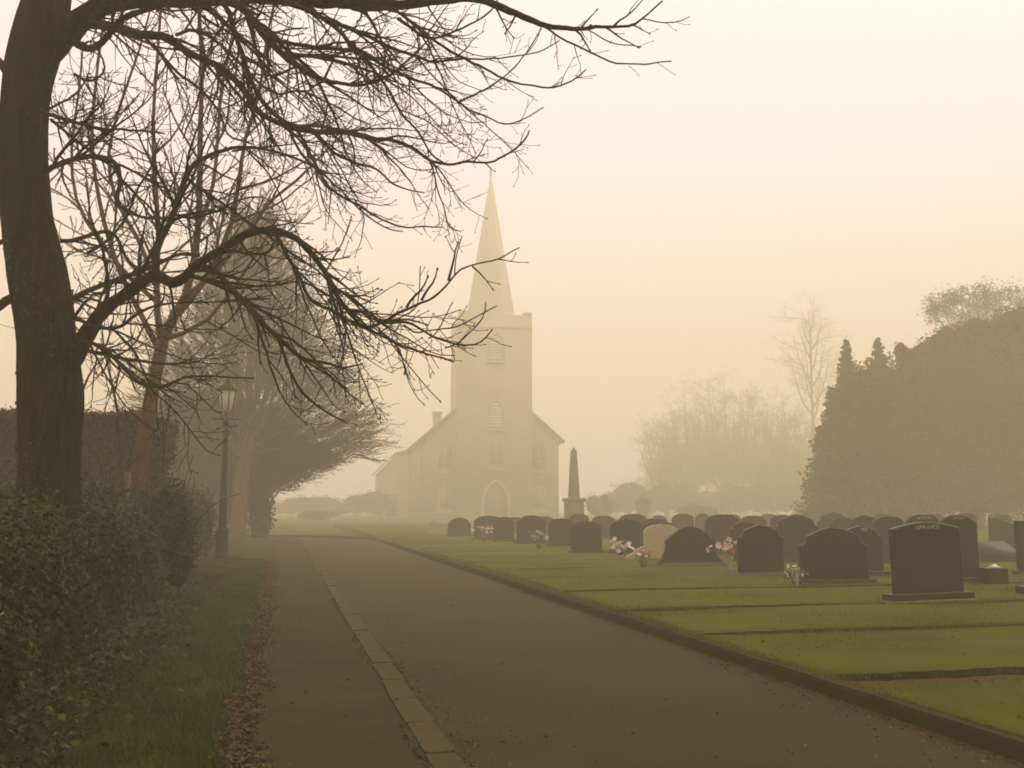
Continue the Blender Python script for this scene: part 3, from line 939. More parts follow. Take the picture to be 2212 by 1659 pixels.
for k in range(6):
    t = k / 6 * 2 * math.pi
    a = Acc()
    tube(a, [(0.165 * math.cos(t), 0.165 * math.sin(t), LH - 0.32), (0.25 * math.cos(t), 0.25 * math.sin(t), LH + 0.24)], [0.014, 0.014], 5)
    a.build('lantern_bar', M_iron, lan)
a = Acc()
tube(a, [(0, 0, LH + 0.23), (0, 0, LH + 0.27), (0, 0, LH + 0.40), (0, 0, LH + 0.46), (0, 0, LH + 0.56), (0, 0, LH + 0.66)], [0.29, 0.30, 0.14, 0.06, 0.07, 0.015], 12)
a.build('cap', M_iron, lamp, smooth=True)

# ------------------------------------------------------------------ bare trees
M_bark = mat('dark_mossy_bark', (0.042, 0.028, 0.009), (0.010, 0.007, 0.002), 0.95, 6.0, bump=1.0, bscale=12, bdist=0.07, c3=(0.030, 0.028, 0.006), s3=1.2, w3=(0.5, 0.65), stretch=(2.4, 2.4, 0.5), spec=0.04)  # dark second colour paints crack shade into the bark
M_twig = mat('twig_bark', (0.036, 0.026, 0.009), (0.024, 0.018, 0.006), 0.9, 4.0, spec=0.05)
M_bark_red = mat('reddish_bark', (0.110, 0.058, 0.022), (0.068, 0.037, 0.014), 0.95, 4.0, bump=0.8, bscale=14, stretch=(2, 2, 0.6), spec=0.04)
M_bark_grey = mat('grey_brown_bark', (0.150, 0.100, 0.045), (0.105, 0.072, 0.032), 0.95, 4.0, bump=0.6, bscale=14, stretch=(2, 2, 0.6), spec=0.04)
M_twig_grey = mat('grey_brown_twigs', (0.070, 0.047, 0.015), (0.052, 0.036, 0.012), 0.9, 4.0, spec=0.05)
M_twig_pale = mat('tan_twigs', (0.120, 0.090, 0.050), (0.09, 0.068, 0.038), 0.9, 4.0, spec=0.05)
M_ivy = mat('ivy_leaf', (0.035, 0.040, 0.010), (0.045, 0.042, 0.014), 0.5, 3.0, rand=0.4, spec=0.12)
M_yew = mat('dark_evergreen_leaf', (0.028, 0.026, 0.005), (0.038, 0.032, 0.007), 0.8, 2.0, rand=0.4, spec=0.06)
M_core = mat('dark_light_block', (0.012, 0.010, 0.003), (0.008, 0.011, 0.005), 0.95, 3.0, spec=0.03)  # near-black for solid cores added inside foliage to block light

UP = np.array([0, 0, 1.0])

def unit(v):
    return v / (np.linalg.norm(v) + 1e-9)

def rand_perp(d):
    v = rng.normal(size=3)
    v -= d * (v @ d)
    return unit(v)

def shoot(acc, p, d, L, r0, r1, n, droop=0.0, upturn=0.0, wander=0.12, k=4, bud=0.0, cap=True):
    """one twig: starts along d, sags by droop, turns up towards its tip; returns its points"""
    P = [np.array(p)]
    d = unit(np.array(d))
    stp = L / n
    for i in range(n):
        f = i / n
        d = unit(d + rng.normal(size=3) * wander + UP * (upturn * f * f - droop * (1 - f)) * (2.0 / n))
        P.append(P[-1] + d * stp)
    P = np.array(P)
    r = np.linspace(r0, r1, len(P))
    if bud:
        P = np.concatenate([P, [P[-1] + d * bud * 0.4, P[-1] + d * bud]])
        r = np.concatenate([r, [r1 * 2.0, r1 * 0.5]])
    tube(acc, P, r, k, cap)
    return P

def side_shoots(acc, P, r_at, lens, level, maxlevel, rate, angle, droop, upturn, rmin, start=0.15, wander=0.12, plane=None, shrink_=0.55, cheap=False):
    """children along polyline P"""
    seg = np.linalg.norm(np.diff(P, axis=0), axis=1)
    cum = np.concatenate([[0], np.cumsum(seg)])
    tot = cum[-1]
    x = tot * start + rng.random() / rate
    while x < tot * 0.98:
        i = min(np.searchsorted(cum, x) - 1, len(P) - 2)
        i = max(i, 0)
        f = (x - cum[i]) / max(seg[i], 1e-6)
        p = P[i] * (1 - f) + P[i + 1] * f
        d = unit(P[i + 1] - P[i])
        q = rand_perp(d)
        if plane is not None:
            q = unit(q - plane * (q @ plane) * 0.55)
        a = math.radians(rng.normal(angle, 13))
        dd = d * math.cos(a) + q * math.sin(a)
        fr = x / tot
        L = lens * rng.uniform(0.45, 1.25) * (1.05 - 0.55 * fr)
        r0 = max(min(np.interp(fr, [0, 1], r_at) * 0.62, 0.009 + L * 0.012), rmin)
        n = 6 if L > 0.7 else (5 if L > 0.3 else 3)
        if cheap:
            n = 4 if level < 2 else (3 if level == 2 else 2)
        C = shoot(acc, p, dd, L, r0, max(rmin * 0.8, r0 * 0.45), n, droop, upturn, wander, k=3 if cheap else (5 if r0 > 0.015 else 4), bud=0 if cheap else 0.033, cap=not cheap)
        if level < maxlevel and L > 0.22:
            side_shoots(acc, C, (r0, r0 * 0.5), L * shrink_, level + 1, maxlevel, rate * (1.35 if level == 1 else 1.2), angle, droop * 0.6, upturn * 1.1, rmin, 0.2, wander, plane, shrink_, cheap)
        x += rng.exponential(1 / rate) * 0.7 + 0.3 / rate

# --- the great tree by the hedge, its limbs reaching over the path
TY = 10.4
SC = TY / 13.6               # shoots were sized for a trunk 13.6 m away
tree = None
tb = at(103, 1098, TY)
tree = empty('bare_tree', (tb[0], tb[1], 0.2))
tag(tree, 'large dark bare tree with long drooping limbs reaching over the hedge and footpath', 'tree')
TOFF = np.array([tb[0], tb[1], 0.2])

def tpix(pts, widths, depths):
    """limb traced on the picture: pixel points, pixel widths, distance offsets from the trunk"""
    n = len(pts)
    xs = np.linspace(0, 1, n)
    dep = TY + np.interp(xs, np.linspace(0, 1, len(depths)), depths)
    P = np.array([at(p[0], p[1], dep[i]) for i, p in enumerate(pts)]) - TOFF
    w = np.interp(xs, np.linspace(0, 1, len(widths)), widths) * 0.88
    r = np.array([w[i] * dep[i] / FPX / 2 for i in range(n)])
    return P, r

# trunk
tp = [(104, 1250), (103, 1090), (106, 950), (108, 850), (100, 720), (85, 600), (66, 500), (54, 400), (50, 300), (60, 180), (88, 60), (112, -60), (120, -260), (110, -520), (130, -800), (150, -1050)]
tw = [150, 127, 126, 128, 120, 120, 110, 103, 102, 102, 112, 92, 95, 75, 45, 14]
P = np.array([at(p[0], p[1], TY) for p in tp]) - TOFF
rr_ = np.array(tw) * TY / FPX / 2
PR = resample(np.concatenate([P, rr_[:, None]], 1), 0.14)
a = Acc()
k = 44
Pn, rn = PR[:, :3], PR[:, 3]
base = len(Pn)
# fluted, lumpy trunk
ang = np.arange(k) * 2 * math.pi / k
zz = Pn[:, 2]
flute = 1 + 0.045 * np.sin(ang[None, :] * 3 + zz[:, None] * 0.7) + 0.03 * np.sin(ang[None, :] * 7 + zz[:, None] * 1.9) + 0.02 * np.sin(ang[None, :] * 2 + zz[:, None] * 5.1)
flute += rng.uniform(-0.02, 0.02, (1, k)) + 0.02 * np.sin(ang[None, :] * 19 + 2.5 * np.sin(zz[:, None] * 2.3)) + rng.uniform(-0.008, 0.008, (base, k))
V = np.stack([Pn[:, 0, None] + np.cos(ang)[None] * rn[:, None] * flute, Pn[:, 1, None] + np.sin(ang)[None] * rn[:, None] * flute, np.repeat(zz[:, None], k, 1)], -1).reshape(-1, 3)
i, j = np.meshgrid(np.arange(base - 1), np.arange(k), indexing='ij')
i, j = i.ravel(), j.ravel()
a.add(V, np.stack([i * k + j, i * k + (j + 1) % k, (i + 1) * k + (j + 1) % k, (i + 1) * k + j], -1))
a.build('trunk', M_bark, tree, smooth=True)

LIMBS = [
 # points, widths, depth offsets, side-shoot length, rate
 ([(100, 110), (150, 62), (190, 35), (260, 10), (420, 6), (560, 4), (700, 9), (820, 13), (940, 2), (1010, -4), (1060, 6), (1127, 33), (1177, 50), (1235, 59), (1289, 57), (1358, 54), (1388, 38), (1431, 2)], [80, 60, 40, 34, 28, 24, 20, 14, 10, 6, 4], [0, -.3, -.8, -1.2, -1.5], 0.95, 3.2),
 ([(1388, 40), (1438, 48), (1473, 46), (1490, 36)], [3.5, 2.5], [-1.45, -1.6], 0.25, 3),
 ([(120, 80), (178, 46), (242, 53), (303, 71), (356, 77), (403, 110), (456, 135), (499, 167), (527, 200), (545, 232), (588, 257), (641, 278), (690, 284), (740, 286), (790, 296), (851, 305), (897, 324), (928, 347), (970, 357), (1012, 351), (1066, 347), (1131, 305), (1143, 282)], [34, 22, 18, 16, 13, 11, 8, 6, 4], [0, .5, 1.0, 1.2, .8], 0.8, 3.6),
 ([(130, 70), (182, 103), (221, 93), (257, 46), (303, 25), (345, 8), (420, -25)], [24, 18, 16, 13, 10], [0, -.6, -1.0], 0.7, 3),
 ([(470, 5), (513, 10), (545, 43), (577, 82), (617, 121), (652, 150), (700, 172), (736, 178), (782, 182), (840, 160), (890, 120), (930, 80)], [20, 22, 19, 15, 9, 6, 4], [-.6, -1.0, -1.6, -2.0], 0.85, 3.6),
 ([(480, 5), (497, 30), (508, 70), (525, 120), (545, 175), (580, 235), (620, 265), (680, 290), (720, 330), (770, 352), (812, 366), (851, 399), (880, 408), (916, 416)], [14, 13, 12, 10, 7, 5, 3], [-.7, 0, .6, .9], 0.75, 3.6),
 ([(600, 5), (667, 23), (705, 42), (774, 69), (840, 100), (905, 123), (943, 134), (1001, 127), (1043, 130), (1108, 121), (1162, 111), (1208, 88)], [14, 12, 9, 6, 4, 3], [-.9, -.4, 0], 0.7, 3.4),
 ([(717, 46), (763, 104), (797, 138), (832, 184), (867, 246), (900, 282), (930, 330), (966, 357)], [10, 8, 6, 4], [-.7, -1.2, -1.5], 0.65, 3.4),
 ([(577, 82), (620, 92), (667, 100), (728, 104), (782, 115), (847, 150), (897, 173), (943, 188), (993, 219), (1012, 234), (1051, 249), (1093, 269), (1128, 261), (1174, 232)], [12, 10, 8, 6, 4, 3], [-1.2, -.4, .2], 0.7, 3.4),
 ([(993, 219), (1035, 200), (1074, 177), (1112, 146), (1151, 92), (1170, 61)], [6, 4, 2.8], [-.1, -.5], 0.4, 2.6),
 ([(860, 40), (913, 81), (936, 88), (986, 119), (1032, 142), (1085, 169), (1139, 180), (1193, 190), (1235, 173), (1266, 150)], [9, 7, 5, 3.5], [-1.1, -1.4, -1.5], 0.55, 3.2),
 ([(1150, 45), (1177, 58), (1224, 90), (1281, 119), (1327, 140), (1377, 142), (1450, 132)], [6, 5, 3.5], [-1.3, -1.1], 0.4, 3.0),
 ([(1240, 60), (1266, 65), (1319, 94), (1385, 102)], [4, 3], [-1.35, -1.6], 0.3, 3.0),
 ([(820, 13), (850, 17), (905, 60), (940, 80), (1000, 60), (1050, 30), (1080, -10)], [9, 6, 4], [-1.0, -.6], 0.5, 3.0),
 ([(641, 278), (667, 320), (700, 385), (725, 412), (782, 445), (820, 468), (867, 489), (913, 489), (955, 491)], [9, 7, 5, 3], [1.1, .9, .6], 0.6, 3.6),
 ([(617, 265), (650, 330), (690, 370), (735, 410), (780, 455), (830, 490), (870, 500)], [8, 6, 4, 3], [.6, 1.4, 1.6], 0.6, 3.4),
 ([(104, 850), (140, 790), (166, 752), (192, 710), (222, 672), (270, 638), (330, 600), (352, 606), (370, 614), (392, 606), (417, 585), (480, 540), (527, 510), (585, 495), (634, 513), (666, 545), (699, 580), (720, 622), (750, 668), (784, 703), (826, 692), (884, 661), (933, 638), (968, 607), (991, 584), (1029, 573), (1076, 561), (1122, 535)], [70, 44, 32, 28, 26, 20, 17, 14, 9, 7, 5, 4, 3], [0, -.6, -1.3, -1.8, -2.0], 0.7, 3.0),
 ([(335, 600), (338, 545), (352, 515), (378, 463), (403, 392), (420, 364), (460, 342), (517, 324), (580, 330), (640, 345), (700, 372)], [20, 17, 14, 11, 7, 5], [-1.0, -.7, -.2], 0.7, 3.2),
 ([(140, 655), (157, 645), (214, 617), (271, 596), (314, 581), (350, 565), (392, 548), (430, 552)], [15, 13, 10, 8], [.1, .7, 1.0], 0.55, 3.2),
 ([(435, 575), (462, 583), (499, 624), (535, 663), (570, 703), (606, 738), (653, 776), (699, 784), (738, 795), (784, 786)], [15, 13, 14, 12, 9, 6, 4], [-1.2, -1.6, -1.9], 0.55, 3.4),
 ([(600, 735), (634, 818), (672, 864), (711, 891), (753, 916)], [8, 6, 3], [-1.7, -1.3], 0.35, 2.6),
 ([(625, 752), (684, 795), (722, 822), (753, 841)], [7, 5, 3], [-1.8, -2.1], 0.35, 2.6),
 ([(590, 497), (615, 546), (649, 607), (672, 653), (711, 672), (776, 707), (838, 734), (876, 753), (941, 772), (980, 782)], [10, 9, 8, 6, 4], [-1.5, -1.0, -.6], 0.5, 3.2),
 ([(699, 580), (715, 615), (761, 646), (791, 672), (826, 699), (880, 699), (933, 726), (968, 738), (1006, 747), (1041, 738), (1064, 711)], [9, 7, 5, 3.5], [-1.7, -2.2, -2.4], 0.45, 3.0),
 ([(960, 752), (980, 745), (1006, 726), (1041, 688), (1049, 653)], [4, 3], [-1.0, -1.2], 0.25, 2.4),
 ([(870, 700), (891, 715), (937, 711), (987, 707), (1037, 680), (1072, 661)], [4.5, 3.5, 3], [-2.1, -2.0], 0.3, 2.6),
 ([(925, 730), (935, 726), (960, 688), (978, 653)], [3.5, 2.6], [-2.3, -2.1], 0.2, 2.0),
 ([(985, 590), (985, 560), (998, 510)], [3.4, 2.6], [-1.95, -2.1], 0.15, 2.0),
 ([(820, 720), (860, 690), (895, 668), (905, 640), (908, 575)], [4, 2.6], [-1.0, -.7], 0.2, 2.0),
 ([(150, 700), (165, 688), (206, 704), (256, 709), (303, 678), (342, 660), (403, 654), (499, 650), (580, 645)], [12, 10, 8, 5, 4], [-.2, -.8, -1.0], 0.45, 3.0),
 ([(175, 740), (192, 738), (228, 760), (264, 792), (306, 827), (356, 831), (399, 813), (463, 813), (549, 817)], [12, 10, 10, 6, 3.5], [-.2, -.9, -1.2], 0.45, 3.0),
 ([(250, 714), (290, 760), (306, 790), (322, 828)], [6, 5], [-.7, -1.0], 0.3, 2.4),
 ([(356, 831), (388, 856), (420, 884)], [4, 2.6], [-.9, -1.0], 0.2, 2.2),
 ([(90, 240), (103, 246), (157, 264), (221, 282), (296, 285), (356, 289)], [14, 10, 7, 4], [0, -1.0, -1.5], 0.6, 3.4),
 ([(95, 372), (107, 367), (143, 349), (189, 339), (242, 349), (257, 385), (253, 435), (285, 460), (321, 470), (371, 470)], [17, 14, 12, 9, 6], [0, -.8, -1.2], 0.55, 3.2),
 ([(110, 258), (128, 271), (168, 307), (214, 342), (250, 362)], [9, 7], [-.2, -.6], 0.5, 3.0),
 ([(130, 520), (150, 518), (175, 510), (221, 499), (249, 510), (271, 556), (300, 590)], [12, 10, 6], [0, .6], 0.45, 3.0),
 ([(403, 385), (446, 417), (492, 446), (524, 474), (570, 506), (606, 535), (691, 590), (740, 640)], [8, 7, 6, 4], [-.6, .2, .6], 0.55, 3.2),
 ([(380, 465), (420, 470), (470, 455), (510, 430), (560, 425), (610, 450)], [7, 5, 3], [-.8, -1.4], 0.45, 3.0),
 ([(190, 545), (230, 520), (270, 470), (300, 400), (330, 350), (345, 300)], [8, 6, 4], [.4, 1.2], 0.55, 3.0),
 ([(160, 160), (190, 175), (222, 160), (222, 130), (205, 100)], [8, 6, 4], [-.3, -.6], 0.4, 3.0),
 ([(380, 75), (420, 60), (470, 90), (520, 135), (560, 175), (600, 200), (650, 195), (700, 215), (760, 250), (800, 270)], [10, 8, 6, 4], [.6, 1.4, 1.9], 0.7, 3.4),
 ([(300, 70), (340, 110), (380, 155), (430, 190), (470, 240), (490, 290), (540, 310)], [9, 7, 5], [.5, 1.3, 1.6], 0.65, 3.2),
 ([(430, 15), (428, 60), (440, 120), (430, 180), (415, 240), (395, 300)], [8, 6, 4], [-.9, -1.4], 0.6, 3.0),
 ([(40, 640), (10, 650), (-40, 690), (-90, 740), (-130, 760)], [26, 20, 12], [0, -.4], 0.6, 2.6),
 ([(40, 225), (5, 228), (-60, 240), (-120, 300), (-170, 380)], [20, 14, 8], [0, -.5], 0.6, 2.6),
 ([(20, 160), (-10, 130), (-60, 90), (-140, 70)], [22, 16, 10], [0, .4], 0.6, 2.6),
 ([(30, 500), (5, 520), (-40, 560), (-70, 620), (-60, 700)], [14, 9, 6], [0, -.6], 0.5, 2.6),
 ([(120, -60), (180, -150), (280, -230), (420, -280), (600, -300), (800, -290), (980, -250)], [60, 40, 24, 14, 6], [0, .6, 1.2], 1.0, 2.4),
 ([(112, -120), (60, -220), (-60, -320), (-200, -380), (-360, -400)], [55, 36, 20, 8], [0, 1.0], 1.0, 2.0),
 ([(118, -200), (200, -360), (330, -480), (480, -560), (640, -600)], [46, 30, 16, 6], [0, -1.2], 1.0, 2.0),
]
CAMDIR = np.array([0, 1.0, 0])
tw_acc = Acc()
for (pts, widths, depths, ln, rate) in LIMBS:
    Pp, rr2 = tpix(pts, widths, depths)
    q = resample(np.concatenate([Pp, rr2[:, None]], 1), 0.09 * SC)
    jit = np.cumsum(rng.normal(size=(len(q), 3)) * 0.004, axis=0)
    jit -= np.linspace(0, 1, len(q))[:, None] * jit[-1]
    acc = Acc()
    rads = q[:, 3] * (1 + 0.10 * np.sin(np.arange(len(q)) * 1.3 + rng.random() * 6) * rng.random(len(q)))
    tube(acc, q[:, :3] + jit, rads, 9 if rads[0] > 0.05 else 7)
    acc.build('limb', M_bark if rads[0] > 0.05 else M_twig, tree, smooth=True)
    # secondary branches: spring out, sag, turn up at the tip
    Ltot = np.linalg.norm(np.diff(q[:, :3], axis=0), axis=1).sum()
    outside = max(p[1] for p in pts) < -30 or max(p[0] for p in pts) < 60
    side_shoots(tw_acc, q[:, :3], (q[0, 3], q[-1, 3]), ln * SC, 1, 2 if outside else 3, rate / SC * (0.5 if outside else 1.0), 42, 0.10, 0.55, 0.0042 * SC, 0.04, 0.13, CAMDIR)
    for _ in range(int(Ltot / SC * (0.4 if outside else 2.0))):
        f = rng.uniform(0.05, 0.8)
        i = int(f * (len(q) - 2))
        if q[i, 3] < 0.016 * SC or (q[i, 0] + TOFF[0] > at(1040, 0, TY)[0]):
            continue
        d = unit(q[i + 1, :3] - q[i, :3])
        dd = unit(d * 0.8 + rand_perp(d) * rng.uniform(0.5, 0.9) + np.array([0.35, 0, -0.15 if i % 2 else 0.15]))
        L = SC * rng.uniform(0.9, 2.3) * min(1.0, 0.45 + q[i, 3] / SC * 14)
        r0 = min(q[i, 3] * 0.6, 0.012 * SC + 0.009 * L)
        C = shoot(tw_acc, q[i, :3], dd, L, r0, 0.005 * SC, 10, 0.55, 1.3, 0.10, k=6, bud=0.03)
        side_shoots(tw_acc, C, (r0, 0.006 * SC), L * 0.42, 2, 3, 5.0 / SC, 42, 0.08, 0.6, 0.0040 * SC, 0.08, 0.13, CAMDIR)
tw_o = tw_acc.build('twigs', M_twig, tree, smooth=True)
tw_o['kind'] = 'stuff'
# ivy on the trunk foot and bole
n = 1500
zz = rng.uniform(0.8, 5.0, n)
th = rng.uniform(math.pi * 0.75, math.pi * 1.75, n)
cx = np.interp(zz, Pn[:, 2], Pn[:, 0]); cy = np.interp(zz, Pn[:, 2], Pn[:, 1]); cr = np.interp(zz, Pn[:, 2], rn)
keep = (np.sin(zz * 3.1 + th * 2) + rng.normal(size=n) * 0.5) > 0.75
c = np.stack([cx + np.cos(th) * cr * 1.04, cy + np.sin(th) * cr * 1.04, zz], -1)[keep]
nn = np.stack([np.cos(th), np.sin(th), np.zeros(n)], -1)[keep]
V, F = leaves(c, rng.uniform(0.03, 0.055, len(c)), aspect=0.8, normals=nn, spread=0.4)
o = build('ivy', V, [F], M_ivy, tree); o['kind'] = 'stuff'
# climbing stems on the bole
for (x0, x1, y0, y1) in [(55, 120, 1080, 860), (70, 150, 1000, 700), (140, 128, 1090, 800)]:
    q = resample([at(x0 + (x1 - x0) * f + 6 * math.sin(f * 9), y0 + (y1 - y0) * f, TY - 0.305 + 0.03 * abs(f - .5)) - TOFF for f in np.linspace(0, 1, 6)], 0.1)
    acc = Acc(); tube(acc, q, np.linspace(0.017, 0.009, len(q)), 6); acc.build('ivy_stem', M_twig, tree, smooth=True)

# --- generic bare tree
def bare_tree(name, label, base, trunk, limbs, bark, twigm, levels=3, ln=1.6, rate=1.2, angle=38, droop=0.0, upturn=0.4, rmin=0.012, k=6, plane=None, shrink_=0.55, group=None, wander=0.10, step=0.5, cheap=False):
    root = empty(name, base)
    tag(root, label, 'tree', group)
    q = resample(np.asarray(trunk, dtype=float), step)
    acc = Acc(); tube(acc, q[:, :3], q[:, 3], 12, wob=0.05); acc.build('trunk', bark, root, smooth=True)
    ta = Acc()
    for lb in limbs:
        q = resample(np.asarray(lb, dtype=float), step)
        acc = Acc(); tube(acc, q[:, :3], q[:, 3], 7, wob=0.04); acc.build('limb', bark, root, smooth=True)
        side_shoots(ta, q[:, :3], (q[0, 3], q[-1, 3]), ln, 1, levels, rate, angle, droop, upturn, rmin, 0.12, wander, plane, shrink_, cheap)
    o = ta.build('twigs', twigm, root, smooth=False)
    o['kind'] = 'stuff'
    return root

def rel(px, py, Y, base):
    return at(px, py, Y) - np.asarray(base)

def limb_px(base, pts, Y, w0, w1, dY=0.0):
    n = len(pts)
    out = []
    for i, p in enumerate(pts):
        f = i / (n - 1)
        yy = Y + dY * f
        out.append([*rel(p[0], p[1], yy, base), (w0 + (w1 - w0) * f) * yy / FPX / 2])
    return out

# --- leaning reddish trunk that breaks up into tall stems
Y2 = 17.0
b2 = at(285, 1098, Y2); b2[2] = 0.2
tr = [(278, 1190, 38), (289, 1085, 34), (302, 1000, 34), (313, 940, 33), (328, 850, 29), (343, 775, 27), (352, 735, 26)]
trunk2 = [[*rel(x, y, Y2, b2), w * Y2 / FPX / 2] for x, y, w in tr]
L2 = [limb_px(b2, p, Y2, w0, w1, d) for p, w0, w1, d in [
    ([(352, 735), (372, 690), (400, 640), (420, 560), (430, 450), (432, 300), (436, 150), (430, 0), (440, -120)], 22, 6, 0.5),
    ([(350, 745), (340, 680), (338, 600), (342, 500), (334, 380), (331, 260), (340, 120), (352, -40)], 16, 5, 1.0),
    ([(372, 690), (410, 650), (470, 560), (500, 480), (515, 400), (530, 300), (560, 200), (575, 90), (600, -30)], 15, 4, -0.6),
    ([(345, 760), (310, 690), (265, 600), (225, 480), (200, 330), (205, 200), (222, 60), (240, -60)], 14, 4, 1.2),
    ([(338, 620), (300, 520), (250, 430), (235, 330), (262, 220), (300, 110), (330, 0)], 11, 4, -0.8),
    ([(400, 640), (455, 600), (520, 520), (590, 430), (640, 390), (700, 330), (760, 270)], 12, 3, 0.8),
    ([(336, 650), (290, 610), (215, 520), (165, 430), (155, 320), (170, 200), (180, 90)], 11, 4, 0.6),
    ([(425, 500), (460, 400), (470, 300), (478, 200), (500, 80), (520, -40)], 10, 4, 1.4),
    ([(352, 735), (395, 720), (450, 690), (520, 600), (560, 540), (600, 470)], 12, 3, -1.0),
]]
bare_tree('leaning_tree', 'slender tree with a leaning reddish-brown trunk behind the low hedge', b2, trunk2, L2, M_bark_red, M_twig_grey, 3, 1.5, 2.0, 34, 0.0, 0.45, 0.007, plane=CAMDIR)

# --- fine-twigged tree with a pale trunk beside the footpath
Y3 = 46.0
b3 = at(515, 1098, Y3); b3[2] = 0.15
tr = [(512, 1172, 38), (516, 1110, 34), (522, 1040, 32), (530, 980, 30), (536, 930, 26)]
trunk3 = [[*rel(x, y, Y3, b3), w * Y3 / FPX / 2] for x, y, w in tr]
L3 = []
for k_ in range(30):
    f = (k_ + 0.5) / 30
    az = k_ * 2.39996
    el = R(4 + 80 * f ** 0.8)
    st_ = np.array(trunk3[3 if f < 0.4 else 4][:3]) + np.array([0, 0, rng.uniform(-0.6, 0.4)])
    Lh = 6.2 + 5.4 * f + rng.uniform(-0.8, 0.8)
    hor = np.array([math.cos(az), math.sin(az), 0])
    pts = []
    for u in np.linspace(0, 1, 7):
        e2 = el + R(16) * u
        pts.append([*(st_ + (hor * math.cos(e2) + UP * math.sin(e2)) * Lh * u + rng.normal(size=3) * 0.12 * u), 0.06 * (1 - u) + 0.016])
    L3.append(pts)
bare_tree('fine_twigged_tree', 'fog-veiled bare tree with a pale trunk and a dense haze of fine twigs', b3, trunk3, L3, M_bark_grey, M_twig_grey, 3, 2.2, 2.3, 30, -0.02, 0.22, 0.013, plane=None, shrink_=0.58, wander=0.07, cheap=True)

ft = bpy.data.objects['fine_twigged_tree']
PROF_Z = [1.6, 2.4, 3.9, 5.0, 6.6, 8.8, 11.0, 13.1, 14.6, 15.6]
PROF_R = [0.8, 1.8, 5.0, 6.5, 6.2, 5.0, 3.8, 2.5, 1.2, 0.3]
ta = Acc()
axis = np.array(trunk3[-1][:3])
cnt = 0
while cnt < 2900:
    z = rng.uniform(1.9, 15.4)
    rm = np.interp(z, PROF_Z, PROF_R)
    if rng.random() > rm / 6.5 + 0.08:
        continue
    az = rng.uniform(0, 2 * math.pi)
    if z < 5.6 and math.sin(az) < 0.15 and abs(math.cos(az)) * rm < 2.6 + 0.0 * z:
        continue
    cnt += 1
    rad = rm * (0.25 + 0.75 * rng.random() ** 0.6) * (0.93 + 0.10 * math.sin(az * 5 + z * 1.7))
    h = np.array([math.cos(az), math.sin(az), 0])
    L = rng.uniform(0.8, 1.7)
    up = 0.15 + 0.05 * z + rng.normal() * 0.15
    dd = unit(h + UP * up + rng.normal(size=3) * 0.15)
    p = np.array([axis[0], axis[1], z - b3[2]]) + h * max(rad - L * 0.8, 0.1) - UP * L * 0.3
    C = shoot(ta, p, dd, L, 0.016, 0.010, 4, 0.0, 0.45, 0.07, k=3, cap=False)
    for q_ in range(5):
        f_ = rng.uniform(0.15, 0.9); i_ = int(f_ * 3.99); 
        d2 = unit(C[i_ + 1] - C[i_]); d2 = unit(d2 + rand_perp(d2) * 0.55 + UP * 0.1)
        shoot(ta, C[i_] + (C[i_ + 1] - C[i_]) * (f_ * 3.99 - i_), d2, rng.uniform(0.35, 0.8), 0.011, 0.008, 3, 0.0, 0.3, 0.06, k=3, cap=False)
o = ta.build('twig_sprays', M_twig_grey, ft); o['kind'] = 'stuff'

# ------------------------------------------------------------------ evergreen masses
def crown(root, name, blobs, n, size, m, core=0.72, corem=None, shell=0.35):
    """leaf clumps through a union of ellipsoids, an added solid dark core inside to block light"""
    blobs = np.asarray(blobs, dtype=float)
    vol = blobs[:, 3] * blobs[:, 4] * blobs[:, 5]
    idx = rng.choice(len(blobs), n, p=vol ** 0.8 / (vol ** 0.8).sum())
    d = rng.normal(size=(n, 3)); d /= np.linalg.norm(d, axis=1)[:, None]
    lump = 1 + 0.15 * np.sin(d[:, 0] * 7 + idx) * np.sin(d[:, 2] * 8 + idx * 2) + 0.08 * np.sin(d[:, 1] * 13 + d[:, 2] * 11)
    r = (1 - shell * rng.random(n) ** 1.5 + rng.exponential(0.022, n)) * lump
    c = blobs[idx, :3] + d * blobs[idx, 3:6] * r[:, None]
    c = c[c[:, 2] > 0.15]
    V, F = leaves(c, rng.uniform(0.6, 1.4, len(c)) * size, aspect=0.55)
    o = build(name, V, [F], m, root); o['kind'] = 'stuff'
    if not core:
        return
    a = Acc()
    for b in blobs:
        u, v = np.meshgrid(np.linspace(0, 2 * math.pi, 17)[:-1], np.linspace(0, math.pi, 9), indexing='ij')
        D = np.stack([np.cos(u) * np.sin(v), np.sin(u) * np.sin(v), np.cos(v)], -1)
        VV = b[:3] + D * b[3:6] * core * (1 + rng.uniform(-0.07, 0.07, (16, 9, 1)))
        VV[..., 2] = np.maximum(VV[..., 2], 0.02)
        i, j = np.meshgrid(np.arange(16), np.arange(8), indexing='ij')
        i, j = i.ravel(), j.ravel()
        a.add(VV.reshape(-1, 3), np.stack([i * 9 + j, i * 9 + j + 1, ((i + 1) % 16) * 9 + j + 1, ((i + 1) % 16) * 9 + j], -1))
    a.build('light_block_core', corem or M_core, root, smooth=True)  # added opaque core, not real growth; shuts out light behind the leaves

def px_blob(base, px, py, Y, rx, rz, ry=None):
    """ellipsoid centred on a pixel, half sizes given in pixels"""
    c = rel(px, py, Y, base)
    s_ = Y / FPX
    return [c[0], c[1], c[2], rx * s_, (ry or rx) * s_, rz * s_]

